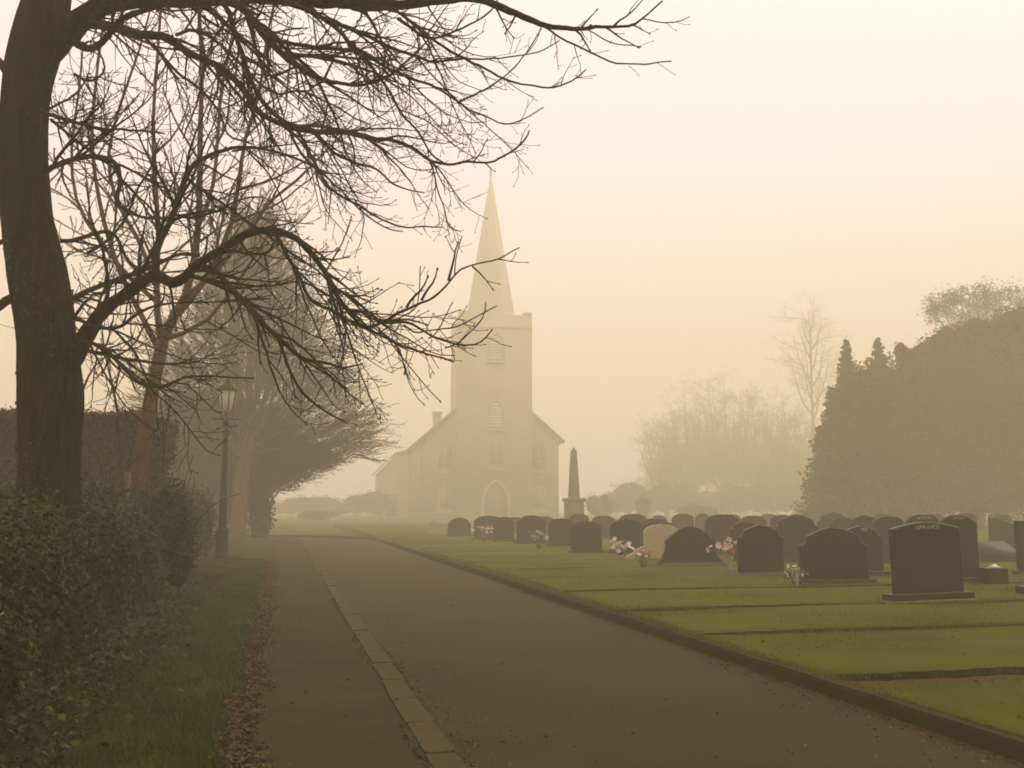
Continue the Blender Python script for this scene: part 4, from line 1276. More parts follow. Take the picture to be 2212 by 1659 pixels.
Yy = 50.5
yb = at(560, 1098, Yy); yb[2] = 0.1
yew = empty('yew_tree', yb)
tag(yew, 'dark evergreen tree with overhanging boughs where the footpath bends', 'tree')
a = Acc(); tube(a, [(0, 0, 0), (0, 0, 2.5), (0.1, 0, 5)], [0.4, 0.33, 0.2], 8); a.build('trunk', M_bark, yew)
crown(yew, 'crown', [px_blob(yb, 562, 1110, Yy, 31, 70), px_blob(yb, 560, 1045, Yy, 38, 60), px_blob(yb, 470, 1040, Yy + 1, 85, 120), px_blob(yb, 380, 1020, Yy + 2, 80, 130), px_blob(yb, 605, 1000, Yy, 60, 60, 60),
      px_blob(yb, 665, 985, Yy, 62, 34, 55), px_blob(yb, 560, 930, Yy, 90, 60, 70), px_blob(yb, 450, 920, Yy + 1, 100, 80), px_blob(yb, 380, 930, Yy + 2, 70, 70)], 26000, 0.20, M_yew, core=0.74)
# feathery ends of the boughs
ta = Acc()
for i in range(420):
    f = rng.random()
    px = 560 + 240 * f + rng.uniform(-30, 20); py = 1010 - 70 * f + rng.uniform(-55, 45)
    p = rel(px, py, Yy + rng.uniform(-2.2, 1.5), yb)
    C = shoot(ta, p, np.array([0.85, rng.uniform(-.5, .5), rng.uniform(-0.15, 0.55)]), rng.uniform(0.7, 1.9), 0.014, 0.008, 5, 0.0, 0.4, 0.10)
    side_shoots(ta, C, (0.012, 0.008), 0.5, 2, 2, 3.2, 30, 0, 0.2, 0.009, 0.2, 0.1)
o = ta.build('twigs', M_twig_grey, yew); o['kind'] = 'stuff'

# --- right-hand side: a stand of conifers and a broad evergreen
YC = 72.0
def conifer(label, px, ytop, Y, halfw, n, group='conifers along the far side of the lawn'):
    b = at(px, 1098, Y); b[2] = 0.0
    root = empty('conifer_tree', b)
    tag(root, label, 'tree', group)
    H = at(px, ytop, Y)[2]
    w = halfw * Y / FPX
    a = Acc(); tube(a, [(0, 0, 0), (0, 0, H * 0.5), (0, 0, H * 0.98)], [0.25, 0.15, 0.02], 8); a.build('trunk', M_bark, root)
    L = []; nb = int(n / 26)
    for i in range(nb):
        f = 1 - (1 - (i + rng.random()) / nb) ** 0.8
        z = H * (0.06 + 0.92 * f)
        reach = w * np.clip(1.02 - f, 0, 1) ** 0.95 * rng.uniform(0.5, 1.3) + 0.04
        az = rng.uniform(0, 2 * math.pi)
        h = np.array([math.cos(az), math.sin(az), 0])
        m_ = 26
        u = rng.random(m_) ** 0.6
        c = np.array([0, 0, z]) + h * (u * reach)[:, None] + UP * ((u - 0.35) * 0.32 * reach - 0.15 * u * u * reach)[:, None]
        c += rng.normal(size=(m_, 3)) * np.array([0.14, 0.14, 0.10]) * (0.12 + reach * 0.42)
        L.append(c)
    c = np.concatenate(L)
    c = c[c[:, 2] > 0.05]
    V, F = leaves(c, rng.uniform(0.16, 0.38, len(c)), aspect=0.45)
    o = build('crown', V, [F], M_yew, root); o['kind'] = 'stuff'
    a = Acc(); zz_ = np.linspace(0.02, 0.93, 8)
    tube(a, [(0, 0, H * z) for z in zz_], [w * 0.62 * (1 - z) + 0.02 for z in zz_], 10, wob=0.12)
    a.build('light_block_core', M_core, root, smooth=True)  # added dark cone that stops light showing through the crown

conifer('pointed conifer with the tallest leading shoot at the edge of the stand', 1842, 726, YC - 1, 100, 13000)
conifer('conifer with a slim spiky leader between the pointed one and the broad evergreen', 1912, 722, YC - 1, 112, 13000)
conifer('shorter conifer at the open end of the stand, facing the church', 1805, 830, YC - 1, 80, 9000)
conifer('small conifer at the foot of the stand beside the fog-veiled bare trees', 1778, 915, YC - 2, 56, 6000)
bb = at(2110, 1098, YC + 1); bb[2] = 0
bg = empty('broad_evergreen', bb)
tag(bg, 'big broad dark evergreen rising beyond the gravestones next to the conifers', 'tree')
a = Acc(); tube(a, [(0, 0, 0), (0, 0, 4), (0.2, 0, 8)], [0.5, 0.4, 0.25], 8); a.build('trunk', M_bark, bg)
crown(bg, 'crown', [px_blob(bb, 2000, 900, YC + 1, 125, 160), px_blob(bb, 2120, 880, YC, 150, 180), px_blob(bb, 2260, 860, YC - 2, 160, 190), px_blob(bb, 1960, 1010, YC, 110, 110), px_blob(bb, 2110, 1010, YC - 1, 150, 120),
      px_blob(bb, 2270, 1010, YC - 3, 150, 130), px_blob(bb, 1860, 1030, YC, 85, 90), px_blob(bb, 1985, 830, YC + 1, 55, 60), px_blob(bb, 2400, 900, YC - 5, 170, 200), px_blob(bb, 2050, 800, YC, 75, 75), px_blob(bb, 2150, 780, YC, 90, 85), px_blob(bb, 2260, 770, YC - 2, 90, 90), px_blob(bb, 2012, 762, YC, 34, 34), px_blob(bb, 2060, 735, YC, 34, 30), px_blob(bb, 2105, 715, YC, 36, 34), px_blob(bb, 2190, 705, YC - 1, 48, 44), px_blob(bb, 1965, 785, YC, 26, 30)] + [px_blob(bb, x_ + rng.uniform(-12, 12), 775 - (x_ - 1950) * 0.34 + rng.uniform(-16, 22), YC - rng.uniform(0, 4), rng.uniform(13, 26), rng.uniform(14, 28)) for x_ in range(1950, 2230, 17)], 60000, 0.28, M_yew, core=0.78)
eb = at(1880, 1098, YC - 3); eb[2] = 0
eg = empty('bushy_evergreen', eb)
tag(eg, 'rounded dark evergreen bush tree filling the gap between the conifers', 'tree')
a = Acc(); tube(a, [(0, 0, 0), (0, 0, 4), (0.1, 0, 8)], [0.4, 0.3, 0.15], 8); a.build('trunk', M_bark, eg)
crown(eg, 'crown', [px_blob(eb, 1870, 880, YC - 3, 75, 95), px_blob(eb, 1840, 1000, YC - 4, 66, 105), px_blob(eb, 1930, 900, YC - 2, 75, 110), px_blob(eb, 1880, 855, YC - 2, 48, 50), px_blob(eb, 1955, 830, YC - 2, 45, 50), px_blob(eb, 1795, 1050, YC - 4, 40, 60), px_blob(eb, 1920, 1010, YC - 4, 90, 100)], 20000, 0.28, M_yew, core=0.78)
# leafy tree that shows above them
tb4 = at(2150, 1098, 92); tb4[2] = 0
t4 = empty('tall_leafy_tree', tb4)
tag(t4, 'pale loose-crowned tree top showing above the broad dark evergreen', 'tree')
a = Acc(); tube(a, [(0, 0, 0), (0, 0, 8), (0.3, 0, 15)], [0.5, 0.35, 0.15], 8); a.build('trunk', M_bark_grey, t4)
M_loose = mat('dull_leaf', (0.060, 0.052, 0.020), (0.075, 0.060, 0.028), 0.8, 2.0, rand=0.3)
blobs = []
for (x, y, r1) in [(2035, 665, 34), (2075, 650, 32), (2060, 705, 50), (2110, 665, 42), (2130, 638, 28), (2160, 675, 44), (2200, 655, 46), (2235, 690, 60), (2120, 720, 60), (2180, 740, 60), (2080, 760, 60), (2250, 760, 70), (2020, 675, 18)]:
    blobs.append(px_blob(tb4, x, y, 92 + rng.uniform(-2, 2), r1, r1 * 0.85))
cl = []
for b in blobs:
    lim = Acc(); tube(lim, np.array([(0.1, 0, 9.0), (b[0] * 0.5, b[1] * 0.5, (9 + b[2]) / 2 + 1), (b[0], b[1], b[2])]), [0.16, 0.10, 0.05], 5)
    lim.build('limb', M_bark_grey, t4)
    tw = Acc()
    for _ in range(int(10 + b[3] * 9)):
        d = unit(rng.normal(size=3) + np.array([0, 0, 0.5]))
        e = np.array(b[:3]) + d * np.array(b[3:6]) * rng.uniform(0.6, 1.15)
        tube(tw, [b[:3], (np.array(b[:3]) + e) / 2 + rng.normal(size=3) * 0.15, e], [0.035, 0.025, 0.014], 3)
        cl.append(e + rng.normal(size=(34, 3)) * rng.uniform(0.22, 0.5))
    tw.build('twigs', M_bark_grey, t4)['kind'] = 'stuff'
c = np.concatenate(cl)
V, F = leaves(c, rng.uniform(0.12, 0.26, len(c)), aspect=0.6)
build('crown', V, [F], M_loose, t4)['kind'] = 'stuff'

# --- bare trees dissolving in the fog
M_far_twig = mat('haze_paled_twigs', (0.20, 0.155, 0.09), (0.16, 0.125, 0.072), 0.9, 4.0, spec=0.03)  # twig colour lightened to put extra haze on the far trees
def far_tree(label, px, ytop, Y, halfw, seed, nl=12, group='bare trees dissolving in the fog', slim=False):
    b = at(px, 1098, Y); b[2] = 0
    H = at(px, ytop, Y)[2]
    w = halfw * Y / FPX
    th = H * (0.55 if slim else 0.17)
    tk = 0.5 if slim else 1.0
    trunk = [[0, 0, 0, H * 0.022 * tk], [0.05, 0, th * 0.5, H * 0.018 * tk], [0.1, 0, th, H * 0.013 * tk]]
    if slim:
        trunk += [[0.1, 0, H * 0.8, H * 0.0035], [0.15, 0, H * 0.96, 0.02]]
    L = []
    for k_ in range(nl):
        f = (k_ + 0.5) / nl
        az = k_ * 2.4 + seed
        h = np.array([math.cos(az), math.sin(az), 0])
        z0 = th * (0.75 + 0.3 * rng.random()) if not slim else H * (0.42 + 0.5 * f)
        top = H * rng.uniform(0.72, 0.97) if not slim else min(H * 0.99, z0 + H * 0.28 * (1.2 - f))
        out = w * (1.0 - 0.62 * f) if not slim else w * (1.1 - 0.8 * f)
        pts = []
        for u in np.linspace(0, 1, 5):
            pts.append([*(np.array([0.1, 0, z0]) + h * out * u ** 0.62 + UP * (top - z0) * (u ** 1.15) * (0.55 + 0.45 * f if not slim else 1)), H * 0.009 * tk * (1 - u) + 0.02])
        L.append(pts)
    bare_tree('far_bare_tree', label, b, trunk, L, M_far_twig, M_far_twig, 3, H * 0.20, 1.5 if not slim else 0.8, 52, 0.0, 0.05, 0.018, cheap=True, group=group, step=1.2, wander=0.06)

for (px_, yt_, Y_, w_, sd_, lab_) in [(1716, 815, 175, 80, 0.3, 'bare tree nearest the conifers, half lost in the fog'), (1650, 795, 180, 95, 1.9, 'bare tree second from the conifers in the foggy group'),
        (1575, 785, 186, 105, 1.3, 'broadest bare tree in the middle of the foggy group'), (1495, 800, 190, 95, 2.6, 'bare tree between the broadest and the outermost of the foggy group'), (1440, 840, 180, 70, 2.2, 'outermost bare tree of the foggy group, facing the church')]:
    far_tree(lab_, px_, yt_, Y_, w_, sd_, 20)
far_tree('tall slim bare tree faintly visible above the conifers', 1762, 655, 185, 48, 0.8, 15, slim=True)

# --- low shrubs far back
def shrub(label, px, ytop, Y, halfw, n=1800, m=None, group='shrubs in the foggy background', size=0.16):
    b = at(px, 1098, Y); b[2] = 0.0
    root = empty('shrub', b); tag(root, label, 'shrub', group)
    H = at(px, ytop, Y)[2]; w = halfw * Y / FPX
    bl = [[rng.uniform(-.5, .5) * w, rng.uniform(-.4, .4) * w, H * rng.uniform(0.35, 0.6), w * rng.uniform(.4, .65), w * 0.6, H * rng.uniform(.32, .42)] for _ in range(6)]
    crown(root, 'foliage', bl, n, size, m or M_yew, core=0.7)
    a = Acc()
    for i in range(4):
        v = rng.normal(size=2) * w * 0.2
        tube(a, [(0, 0, 0), (v[0], v[1], H * 0.5)], [0.05, 0.03], 5)
    a.build('stem', M_bark, root)

shrub('round shrub just beyond the obelisk', 1290, 1055, 122, 42)
shrub('pointed small shrub further along from the obelisk', 1395, 1062, 122, 24, 1200)
shrub('low shrub under the foggy bare trees', 1500, 1078, 122, 60, 2200)
shrub('rounded shrub where the lane bends out of sight', 690, 1100, 125, 64, 3200)
shrub('leafless tangle of bush at the foot of the conifers', 1800, 1050, 64, 36, 1600, M_loose, size=0.13)

# --- undergrowth, mostly added to hide bright fog gaps below the crowns
def far_hedge(label, x0, x1, ytop, Y, n):
    c0 = at((x0 + x1) / 2, 1098, Y); c0[2] = 0.0
    root = empty('far_hedge', c0); tag(root, label, 'hedge', 'undergrowth closing the far side')
    bl = []
    x = x0
    while x < x1:
        w = rng.uniform(28, 50)
        top = ytop + rng.uniform(-14, 16)
        hgt = (1112 - top) / 2
        bl.append(px_blob(c0, x, 1112 - hgt, Y + rng.uniform(-2, 2), w, hgt, 30))
        x += w * 0.9
    crown(root, 'foliage', bl, n, 0.30, M_loose, core=0.82, corem=M_yew)
    a = Acc()
    for b in bl[::2]:
        tube(a, [(b[0], b[1], 0), (b[0] + 0.2, b[1], b[2])], [0.06, 0.03], 5)
    a.build('stems', M_bark_grey, root)['kind'] = 'stuff'
far_hedge('added hazy undergrowth closing the bright gap beneath the foggy bare trees', 1330, 1800, 1044, 160, 11000)
far_hedge('added undergrowth filling the bright gap under the broad dark evergreen', 1800, 2420, 1040, 88, 9000)
far_hedge('faint undergrowth beyond the bend of the lane', 560, 840, 1072, 165, 6000)

# ------------------------------------------------------------------ hedges
M_privet = mat('privet_leaf', (0.030, 0.056, 0.002), (0.046, 0.056, 0.004), 0.5, 1.0, rand=0.6, spec=0.08)
M_privet_dry = mat('yellowing_leaf', (0.17, 0.13, 0.035), (0.12, 0.085, 0.03), 0.6, 4.0, rand=0.4)
M_laurel = mat('clipped_hedge_leaf', (0.040, 0.042, 0.004), (0.052, 0.046, 0.006), 0.6, 1.0, rand=0.4, spec=0.05)
M_stem = mat('hedge_stem', (0.070, 0.048, 0.018), (0.045, 0.031, 0.012), 0.9, 8.0, spec=0.05)
M_post = mat('weathered_post', (0.17, 0.14, 0.085), (0.12, 0.10, 0.06), 0.9, 6.0, stretch=(6, 6, 0.6))

def lump(s, z, ph):
    return (np.sin(s * 2.1 + ph) * np.sin(z * 3.3 + ph * 2) * 0.10 + np.sin(s * 5.3 + z * 4 + ph) * 0.06 + np.sin(s * 11 + ph) * np.sin(z * 9.7) * 0.035)

def tfront(s):
    return -1.70 - 0.019 * s

hedge = empty('low_hedge', st(14, -2.3, 0.2))
tag(hedge, 'low dark green privet hedge along the verge, bare and brown at its foot', 'hedge')
HO = st(14, -2.3, 0.2)
HEDGE_W = 1.5

def hedge_top(s):
    return 1.02 + 0.024 * s

def hedge_leaves(n, s0, s1, smin, smax, m, name, dens_pow=1.0):
    s = s0 + (s1 - s0) * rng.random(n) ** dens_pow
    face = rng.random(n)
    v = rng.random(n)
    H = hedge_top(s)
    onfront = face < 0.62
    z = np.where(onfront, 0.12 + (H - 0.12) * v ** 0.75, H)
    # thin out towards the foot
    keep = (~onfront) | (rng.random(n) < np.clip((z - 0.06) / 0.32, 0.10, 1))
    depth = np.where(onfront, rng.exponential(0.07, n), rng.random(n) * HEDGE_W)
    bulge = np.where(onfront, 0.18 * np.sin(np.clip(z / H, 0, 1) * math.pi * 0.85), 0)
    round_top = np.where(onfront, -0.30 * np.clip((z / H - 0.72) / 0.28, 0, 1) ** 2, 0)
    t = tfront(s) + bulge + round_top - depth + lump(s, z, 0.3) * 1.7
    zt = z + np.where(onfront, 0, 0.06 * rng.normal(size=n) + lump(s, t * 1.3, 1.7) - 0.25 * np.clip(1 - depth / 0.4, 0, 1) ** 2 + rng.exponential(0.05, n))
    p = np.stack([U[0] * s + N[0] * t, U[1] * s + N[1] * t, zt + 0.2], -1)[keep]
    nn = np.where(onfront[:, None], np.array([N[0], N[1], 0.55]), np.array([0.2 * N[0], 0.2 * N[1], 1.0]))[keep]
    V, F = leaves(p - HO, rng.uniform(smin, smax, len(p)), aspect=0.58, normals=nn, spread=0.75)
    o = build(name, V, [F], m, hedge)
    o['kind'] = 'stuff'

hedge_leaves(95000, 3.2, 13, 0.035, 0.062, M_privet, 'foliage', 1.2)
hedge_leaves(60000, 12, 31, 0.05, 0.09, M_privet, 'foliage', 1.0)
hedge_leaves(900, 3.2, 16, 0.035, 0.055, M_privet_dry, 'yellow_leaves', 1.0)
# added solid dark core, keeps light from passing through the hedge
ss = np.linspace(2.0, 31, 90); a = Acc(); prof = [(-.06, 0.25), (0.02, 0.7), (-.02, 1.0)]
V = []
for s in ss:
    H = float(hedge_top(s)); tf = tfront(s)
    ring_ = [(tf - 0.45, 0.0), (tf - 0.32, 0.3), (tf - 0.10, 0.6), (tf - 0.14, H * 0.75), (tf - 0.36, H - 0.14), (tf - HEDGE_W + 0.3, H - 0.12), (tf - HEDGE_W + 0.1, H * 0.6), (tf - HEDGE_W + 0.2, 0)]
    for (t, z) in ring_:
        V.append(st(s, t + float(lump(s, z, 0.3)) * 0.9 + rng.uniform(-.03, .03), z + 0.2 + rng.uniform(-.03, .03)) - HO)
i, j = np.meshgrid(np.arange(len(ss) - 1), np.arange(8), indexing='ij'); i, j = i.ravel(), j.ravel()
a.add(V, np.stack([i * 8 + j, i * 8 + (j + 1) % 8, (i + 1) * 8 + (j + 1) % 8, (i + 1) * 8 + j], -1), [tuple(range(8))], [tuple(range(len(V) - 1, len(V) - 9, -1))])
a.build('light_block_core', M_core, hedge)
# stems and stray shoots
a = Acc()
for i in range(420):
    s = 3 + 27 * rng.random() ** 1.3
    p = st(s, tfront(s) - rng.uniform(0.0, 0.3), 0.15)
    shoot(a, p - HO, np.array([rng.normal() * .35, rng.normal() * .35, 1]), rng.uniform(0.4, 0.9), 0.010, 0.005, 5, 0, 0, 0.16)
for i in range(160):
    s = 3 + 26 * rng.random() ** 1.3
    p = st(s, tfront(s) - rng.uniform(0.1, 1.2), 0.2 + hedge_top(s) - 0.1)
    shoot(a, p - HO, np.array([rng.normal() * .5, rng.normal() * .5, 1]), rng.uniform(0.2, 0.5), 0.006, 0.003, 4, 0.1, 0, 0.16)
o = a.build('stems', M_stem, hedge); o['kind'] = 'stuff'
# long stray bramble lying over the hedge
q = resample([at(x, y, Y) - HO for x, y, Y in [(-20, 1150, 6.6), (60, 1118, 7.6), (130, 1098, 8.6), (200, 1088, 9.8), (290, 1082, 11.5)]], 0.15)
a = Acc(); tube(a, q, np.linspace(0.009, 0.004, len(q)), 5); a.build('bramble_stem', M_stem, hedge, smooth=True)

# --- tall clipped hedge behind the trees
th_c = at(130, 1098, 19.0)
tall = empty('tall_hedge', (th_c[0], th_c[1], 0.2))
tag(tall, 'tall square-clipped hedge behind the big bare trunk', 'hedge')
x0 = at(-260, 1098, 19)[0] - th_c[0]; x1 = at(306, 1098, 19)[0] - th_c[0]
TH = at(130, 893, 19)[2] - 0.2
n = 34000
f = rng.random(n)
xx = rng.uniform(x0, x1, n); z = TH * rng.random(n); yy = np.full(n, 0.0)
top = f > 0.72; end = (f > 0.60) & ~top
z = np.where(top, TH, z); yy = np.where(top, rng.uniform(0, 1.6, n), np.where(end, rng.uniform(0, 1.6, n), 0.0))
xx = np.where(end, x1, xx)
rc = np.clip((xx - (x1 - 0.45)) / 0.45, 0, 1)
z = z - np.where(top, 0.30 * rc ** 2.2, 0)
off = lump(xx, z, 0.9) * 0.6
nn = np.where(top[:, None], [0, 0, 1.0], np.where(end[:, None], [1.0, 0, 0], [0, -1.0, 0.2]))
p = np.stack([xx, yy, z], -1) + nn * (off + rng.exponential(0.03, n) - 0.03)[:, None]
V, F = leaves(p, rng.uniform(0.05, 0.10, n), aspect=0.6, normals=nn, spread=0.8)
o = build('foliage', V, [F], M_laurel, tall); o['kind'] = 'stuff'
a = Acc(); a.box(x0, x1 - 0.10, 0.10, 1.5, 0, TH - 0.36); a.box(x0, x1 - 0.42, 0.16, 1.45, TH - 0.36, TH - 0.08); a.build('light_block_core', M_core, tall)  # added dark boxes blocking light behind the leaf shell

# --- scrub between trunk and clipped hedge
def scrub(label, px, ytop, Y, halfw, n, m, size, tan=0):
    b = at(px, 1098, Y); b[2] = 0.2
    root = empty('shrub', b); tag(root, label, 'shrub', 'undergrowth behind the low hedge')
    H = at(px, ytop, Y)[2] - 0.2; w = halfw * Y / FPX
    bl = [[rng.uniform(-.5, .5) * w, rng.uniform(-.3, .3) * w, H * rng.uniform(0.3, 0.6), w * .55, w * 0.45, H * rng.uniform(.34, .42)] for _ in range(7)]
    crown(root, 'foliage', bl, n, size, m, core=0.7, shell=0.5)
    a = Acc()
    for i in range(26):
        shoot(a, (rng.uniform(-w, w) * .6, rng.uniform(-.3, .3), H * 0.4), np.array([rng.normal() * .5, rng.normal() * .4, 1]), H * rng.uniform(0.5, 0.8), 0.012, 0.004, 6, 0.05, 0.0, 0.14)
    o = a.build('stems', M_stem, root); o['kind'] = 'stuff'
    if tan:
        c = np.array(bl)[rng.integers(0, 7, tan), :3] + rng.normal(size=(tan, 3)) * [w * .5, .2, .25] + [0, -0.3, H * 0.25]
        V, F = leaves(c, rng.uniform(0.09, 0.16, tan), aspect=0.5)
        o = build('withered_leaves', V, [F], M_dead, root); o['kind'] = 'stuff'

scrub('dark ivy-leaved scrub with a few withered tan leaves between the two trunks', 215, 1015, 13.5, 75, 5200, M_ivy, 0.075, 10)
scrub('green scrub at the foot of the leaning reddish trunk', 355, 1020, 15.8, 85, 5200, M_privet, 0.075)
scrub('dark scrub behind the hedge on the outer side of the big trunk', -10, 1050, 11.5, 70, 4200, M_ivy, 0.075)
scrub('green scrub spilling over the hedge end beside the lamp post', 425, 1050, 27.0, 48, 3600, M_privet, 0.09)

pp = at(271, 1098, 14.6)
post = empty('wooden_stake', (pp[0], pp[1], 0.15))
tag(post, 'short weathered wooden stake beside the leaning reddish trunk', 'stake')
ph = at(271, 1021, 14.6)[2] - 0.15
me = block_mesh(0.09, 0.08, ph, 0.012, 'stake'); me.materials.append(M_post); link('stake', me, post)
a = Acc(); a.box(-0.05, 0.05, -0.045, 0.045, ph * 0.86, ph * 0.88); a.build('wire_band', M_iron, post)
for (lab, pts, w) in [('thin pale sapling leaning beside the wooden stake', [(272, 1110), (262, 1000), (255, 900), (240, 820), (226, 760), (220, 700)], 9), ('thin sapling growing close to the big trunk', [(172, 1090), (172, 980), (170, 900), (180, 840), (205, 790), (240, 760)], 9)]:
    YY = 14.4 if 'stake' in lab else 12.0
    b_ = at(pts[0][0], 1098, YY); b_[2] = 0.2
    q = resample([[*(at(x, y, YY) - b_), (w * (1 - i / 7)) * YY / FPX / 2] for i, (x, y) in enumerate(pts)], 0.2)
    sap = empty('sapling', b_); tag(sap, lab, 'sapling')
    low = q[0].copy(); low[2] = -0.05
    q = np.concatenate([[low], q])
    a = Acc(); tube(a, q[:, :3], q[:, 3], 7); a.build('stem', M_stem, sap, smooth=True)
    a = Acc(); side_shoots(a, q[:, :3], (q[0, 3], q[-1, 3]), 0.5, 2, 3, 3.0, 40, 0.05, 0.4, 0.004, 0.3); a.build('twigs', M_twig, sap)['kind'] = 'stuff'

# ------------------------------------------------------------------ grass blades
def blades(name, label, s, t, z, h, w, m, lean=0.5):
    n = len(s)
    base = np.stack([U[0] * s + N[0] * t, U[1] * s + N[1] * t, z], -1)
    az = rng.uniform(0, 2 * math.pi, n)
    sd_ = np.stack([np.cos(az), np.sin(az), np.zeros(n)], -1) * (w / 2)[:, None]
    az2 = rng.uniform(0, 2 * math.pi, n)
    tip = base + np.stack([np.cos(az2) * h * lean * rng.random(n), np.sin(az2) * h * lean * rng.random(n), h], -1)
    V = np.stack([base - sd_, base + sd_, tip], 1).reshape(-1, 3)
    o = build(name, V, [np.arange(3 * n).reshape(-1, 3)], m)
    tag(o, label, 'grass', kind='stuff')
    return o

def lawn_blades(n, s0, s1, t0, t1, h, w, p=1.0):
    s = s0 + (s1 - s0) * rng.random(n) ** p
    t = t0 + (t1 - t0) * rng.random(n)
    ok = np.ones(n, bool)
    for i, r_ in enumerate(row_s):
        gap = 0.44 if i == 0 else (0.17 if i < 3 else 0.06)
        ok &= ~((s > r_ - gap) & (s < r_ - 0.0))
    s, t = s[ok], t[ok]
    z = np.array([lawn_z(q) for q in s])
    return s, t, z, rng.uniform(0.5, 1.3, len(s)) * h, rng.uniform(0.7, 1.3, len(s)) * w

A = lawn_blades(90000, 5.0, 13.5, KERB_R1, 10.5, 0.024, 0.006, 1.1)
blades('lawn_grass', 'short green grass blades on the near lawn', *A, M_blade)
A = lawn_blades(70000, 12.5, 30, KERB_R1, 17, 0.03, 0.010, 1.1)
blades('lawn_grass', 'short green grass blades between the gravestones', *A, M_blade)
# longer tufts along cut edges and the kerb
L = []
for i, r_ in enumerate(row_s[:6]):
    m_ = 3500 if i < 3 else 1500
    L.append((r_ + rng.normal(size=m_) * 0.025 + 0.02, rng.uniform(KERB_R1, 14, m_)))
m_ = 9000
L.append((5 + 30 * rng.random(m_) ** 1.5, KERB_R1 + rng.exponential(0.05, m_) - 0.03))
s = np.concatenate([q[0] for q in L]); t = np.concatenate([q[1] for q in L])
blades('edge_grass', 'ragged longer grass along the turf edges and kerb', s, t, np.array([lawn_z(q) for q in s]) - 0.02, rng.uniform(0.025, 0.055, len(s)), rng.uniform(0.006, 0.011, len(s)), M_blade, 0.8)
n = 70000
s = 4.2 + 26 * rng.random(n) ** 1.7
u = rng.random(n)
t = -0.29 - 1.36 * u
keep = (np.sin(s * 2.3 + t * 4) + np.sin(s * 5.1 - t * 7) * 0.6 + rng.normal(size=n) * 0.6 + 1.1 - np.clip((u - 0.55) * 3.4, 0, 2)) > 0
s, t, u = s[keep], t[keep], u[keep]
blades('verge_grass', 'dark green grass on the verge beside the footpath', s, t, 0.085 + (0.22 - 0.085) * (-t - 0.42) / 1.33, rng.uniform(0.03, 0.075, len(s)), rng.uniform(0.006, 0.011, len(s)), M_blade_dark, 0.9)

# ------------------------------------------------------------------ fallen leaves
def litter(name, label, s, t, z, smin, smax, spread=0.45, m=None):
    p = np.stack([U[0] * s + N[0] * t, U[1] * s + N[1] * t, z], -1)
    V, F = leaves(p, rng.uniform(smin, smax, len(s)), aspect=0.6, bend=0.5, normals=np.tile([0, 0, 1.0], (len(s), 1)), spread=spread)
    V[:, 2] = np.maximum(V[:, 2], np.repeat(z, 4) - 0.004)
    o = build(name, V, [F], m or M_dead)
    tag(o, label, 'fallen leaves', kind='stuff')

n = 14000
s = 4.0 + 26 * rng.random(n) ** 1.6
t = -0.215 + rng.normal(size=n) * 0.065 - 0.04 * np.sin(s * 1.9) - 0.03 * np.sin(s * 4.7)
litter('fallen_leaves', 'band of tan fallen leaves along the inner edge of the footpath', s, t, 0.10 + rng.random(n) * 0.02, 0.02, 0.05)
n = 4200
s = 4.0 + 18 * rng.random(n) ** 1.4
t = -1.15 - rng.random(n) ** 1.2 * 0.7
litter('fallen_leaves', 'brown leaf litter under the foot of the low hedge', s, t, 0.20 + rng.random(n) * 0.03, 0.02, 0.055, 0.7, M_dead_dark)
n = 900
s = 5.0 + 7 * rng.random(n)
t = KERB_L1 + 0.04 + rng.exponential(0.12, n) * (0.3 + 1.2 * np.exp(-((s - 7.4) / 0.8) ** 2))
litter('fallen_leaves', 'scatter of leaf scraps in the gutter below the pale kerb', s, t, 0.008 + rng.random(n) * 0.01, 0.012, 0.035)
n = 700
s = 5.4 + 4.5 * rng.random(n)
t = KERB_R0 - 0.05 - rng.exponential(0.16, n)
litter('fallen_leaves', 'leaf scraps and grit in the gutter below the mossy kerb', s, t, 0.008 + rng.random(n) * 0.01, 0.012, 0.04)
n = 130
s = 5 + 14 * rng.random(n) ** 1.3
t = rng.uniform(-0.1, 3.6, n)
litter('fallen_leaves', 'single pale leaves lying here and there on footpath and lane', s, t, np.where(t < KERB_L1, 0.108, 0.008), 0.02, 0.05)
# moss in the joint between footpath and kerb
n = 5000
s = 4.5 + 16 * rng.random(n) ** 1.4
keep = (np.sin(s * 1.31) + np.sin(s * 3.77 + 1) * .7 + np.sin(s * 0.53) + rng.normal(size=n) * 1.0) > 0.6
s = s[keep]
t = KERB_L0 + rng.normal(size=len(s)) * 0.018
M_moss = mat('kerb_moss', (0.060, 0.062, 0.012), (0.05, 0.055, 0.012), 0.95, 20.0, rand=0.3)
p = np.stack([U[0] * s + N[0] * t, U[1] * s + N[1] * t, 0.102 + rng.random(len(s)) * 0.01], -1)
V, F = leaves(p, rng.uniform(0.012, 0.03, len(s)), aspect=0.8, normals=np.tile([0, 0, 1.0], (len(s), 1)), spread=0.5)
tag(build('kerb_moss', V, [F], M_moss), 'green moss in the joint between footpath and pale kerb', 'moss', kind='stuff')

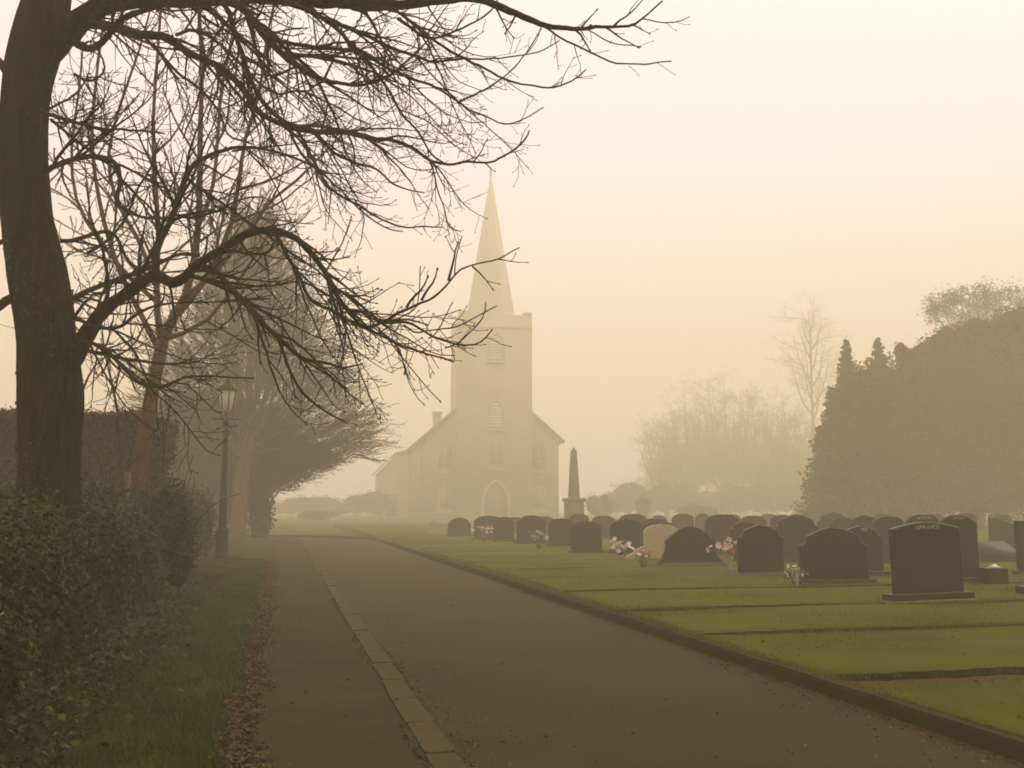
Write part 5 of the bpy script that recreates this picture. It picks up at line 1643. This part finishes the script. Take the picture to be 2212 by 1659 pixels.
# low weeds and ivy creeping out from the hedge foot
n = 9000
s = 4.0 + 14 * rng.random(n) ** 1.5
t = tfront(s) + 0.05 + rng.exponential(0.20, n)
patch = (np.sin(s * 2.7 + 1) + np.sin(s * 6.1 + t * 5) + np.sin(t * 9 + s) * 0.8 + rng.normal(size=n) * 0.7) > 0.1
s, t = s[patch], t[patch]
z = 0.20 + rng.exponential(0.05, len(s)) + 0.03
p = np.stack([U[0] * s + N[0] * t, U[1] * s + N[1] * t, z], -1)
V, F = leaves(p, rng.uniform(0.03, 0.075, len(s)), aspect=0.7, normals=np.tile([0, 0, 1.0], (len(s), 1)), spread=0.7)
tag(build('weeds', V, [F], M_privet), 'low leafy weeds creeping out from the foot of the hedge', 'weeds', kind='stuff')

# grass left uncut round the feet of the nearer stones
S_, T_, Z_ = [], [], []
for (fs, ft_, fw, fz, fnd) in FEET:
    if fs > 34:
        continue
    m_ = int(520 * min(1.0, 18 / fs))
    e = 0.23 if fnd else 0.17
    uu = rng.uniform(-0.5, 0.5, m_) * (fw * (1.10 if fnd else 1.0) + 0.1)
    S_.append(fs - e - np.abs(rng.normal(size=m_)) * 0.035); T_.append(ft_ + uu); Z_.append(np.full(m_, fz - 0.012))
S_, T_, Z_ = np.concatenate(S_), np.concatenate(T_), np.concatenate(Z_)
blades('uncut_grass', 'ragged uncut grass round the feet of the gravestones', S_, T_, Z_, rng.uniform(0.03, 0.085, len(S_)), rng.uniform(0.007, 0.013, len(S_)), M_blade, 0.8)
n = 170
s = 5.5 + 16 * rng.random(n) ** 1.2
t = KERB_R1 + 0.1 + rng.random(n) * 7
litter('fallen_leaves', 'stray brown leaves lying on the lawn', s, t, np.array([lawn_z(q) for q in s]) + 0.025, 0.03, 0.06)

# ------------------------------------------------------------------ fog
a = Acc(); a.box(-345, 345, -345, 345, -1.05, HAZE_TOP)
M_haze = bpy.data.materials.new('fog')
M_haze.use_nodes = True
nt = M_haze.node_tree
nt.nodes.clear()
o_ = nt.nodes.new('ShaderNodeOutputMaterial')
v_ = nt.nodes.new('ShaderNodeVolumePrincipled')
v_.inputs['Color'].default_value = HAZE_COLOR
v_.inputs['Density'].default_value = HAZE_DENSITY
v_.inputs['Anisotropy'].default_value = 0.0
nt.links.new(v_.outputs[0], o_.inputs['Volume'])
hz = a.build('haze', M_haze)
tag(hz, 'pale warm fog filling the cemetery and veiling the church', 'fog', kind='stuff')
hz.display_type = 'WIRE'
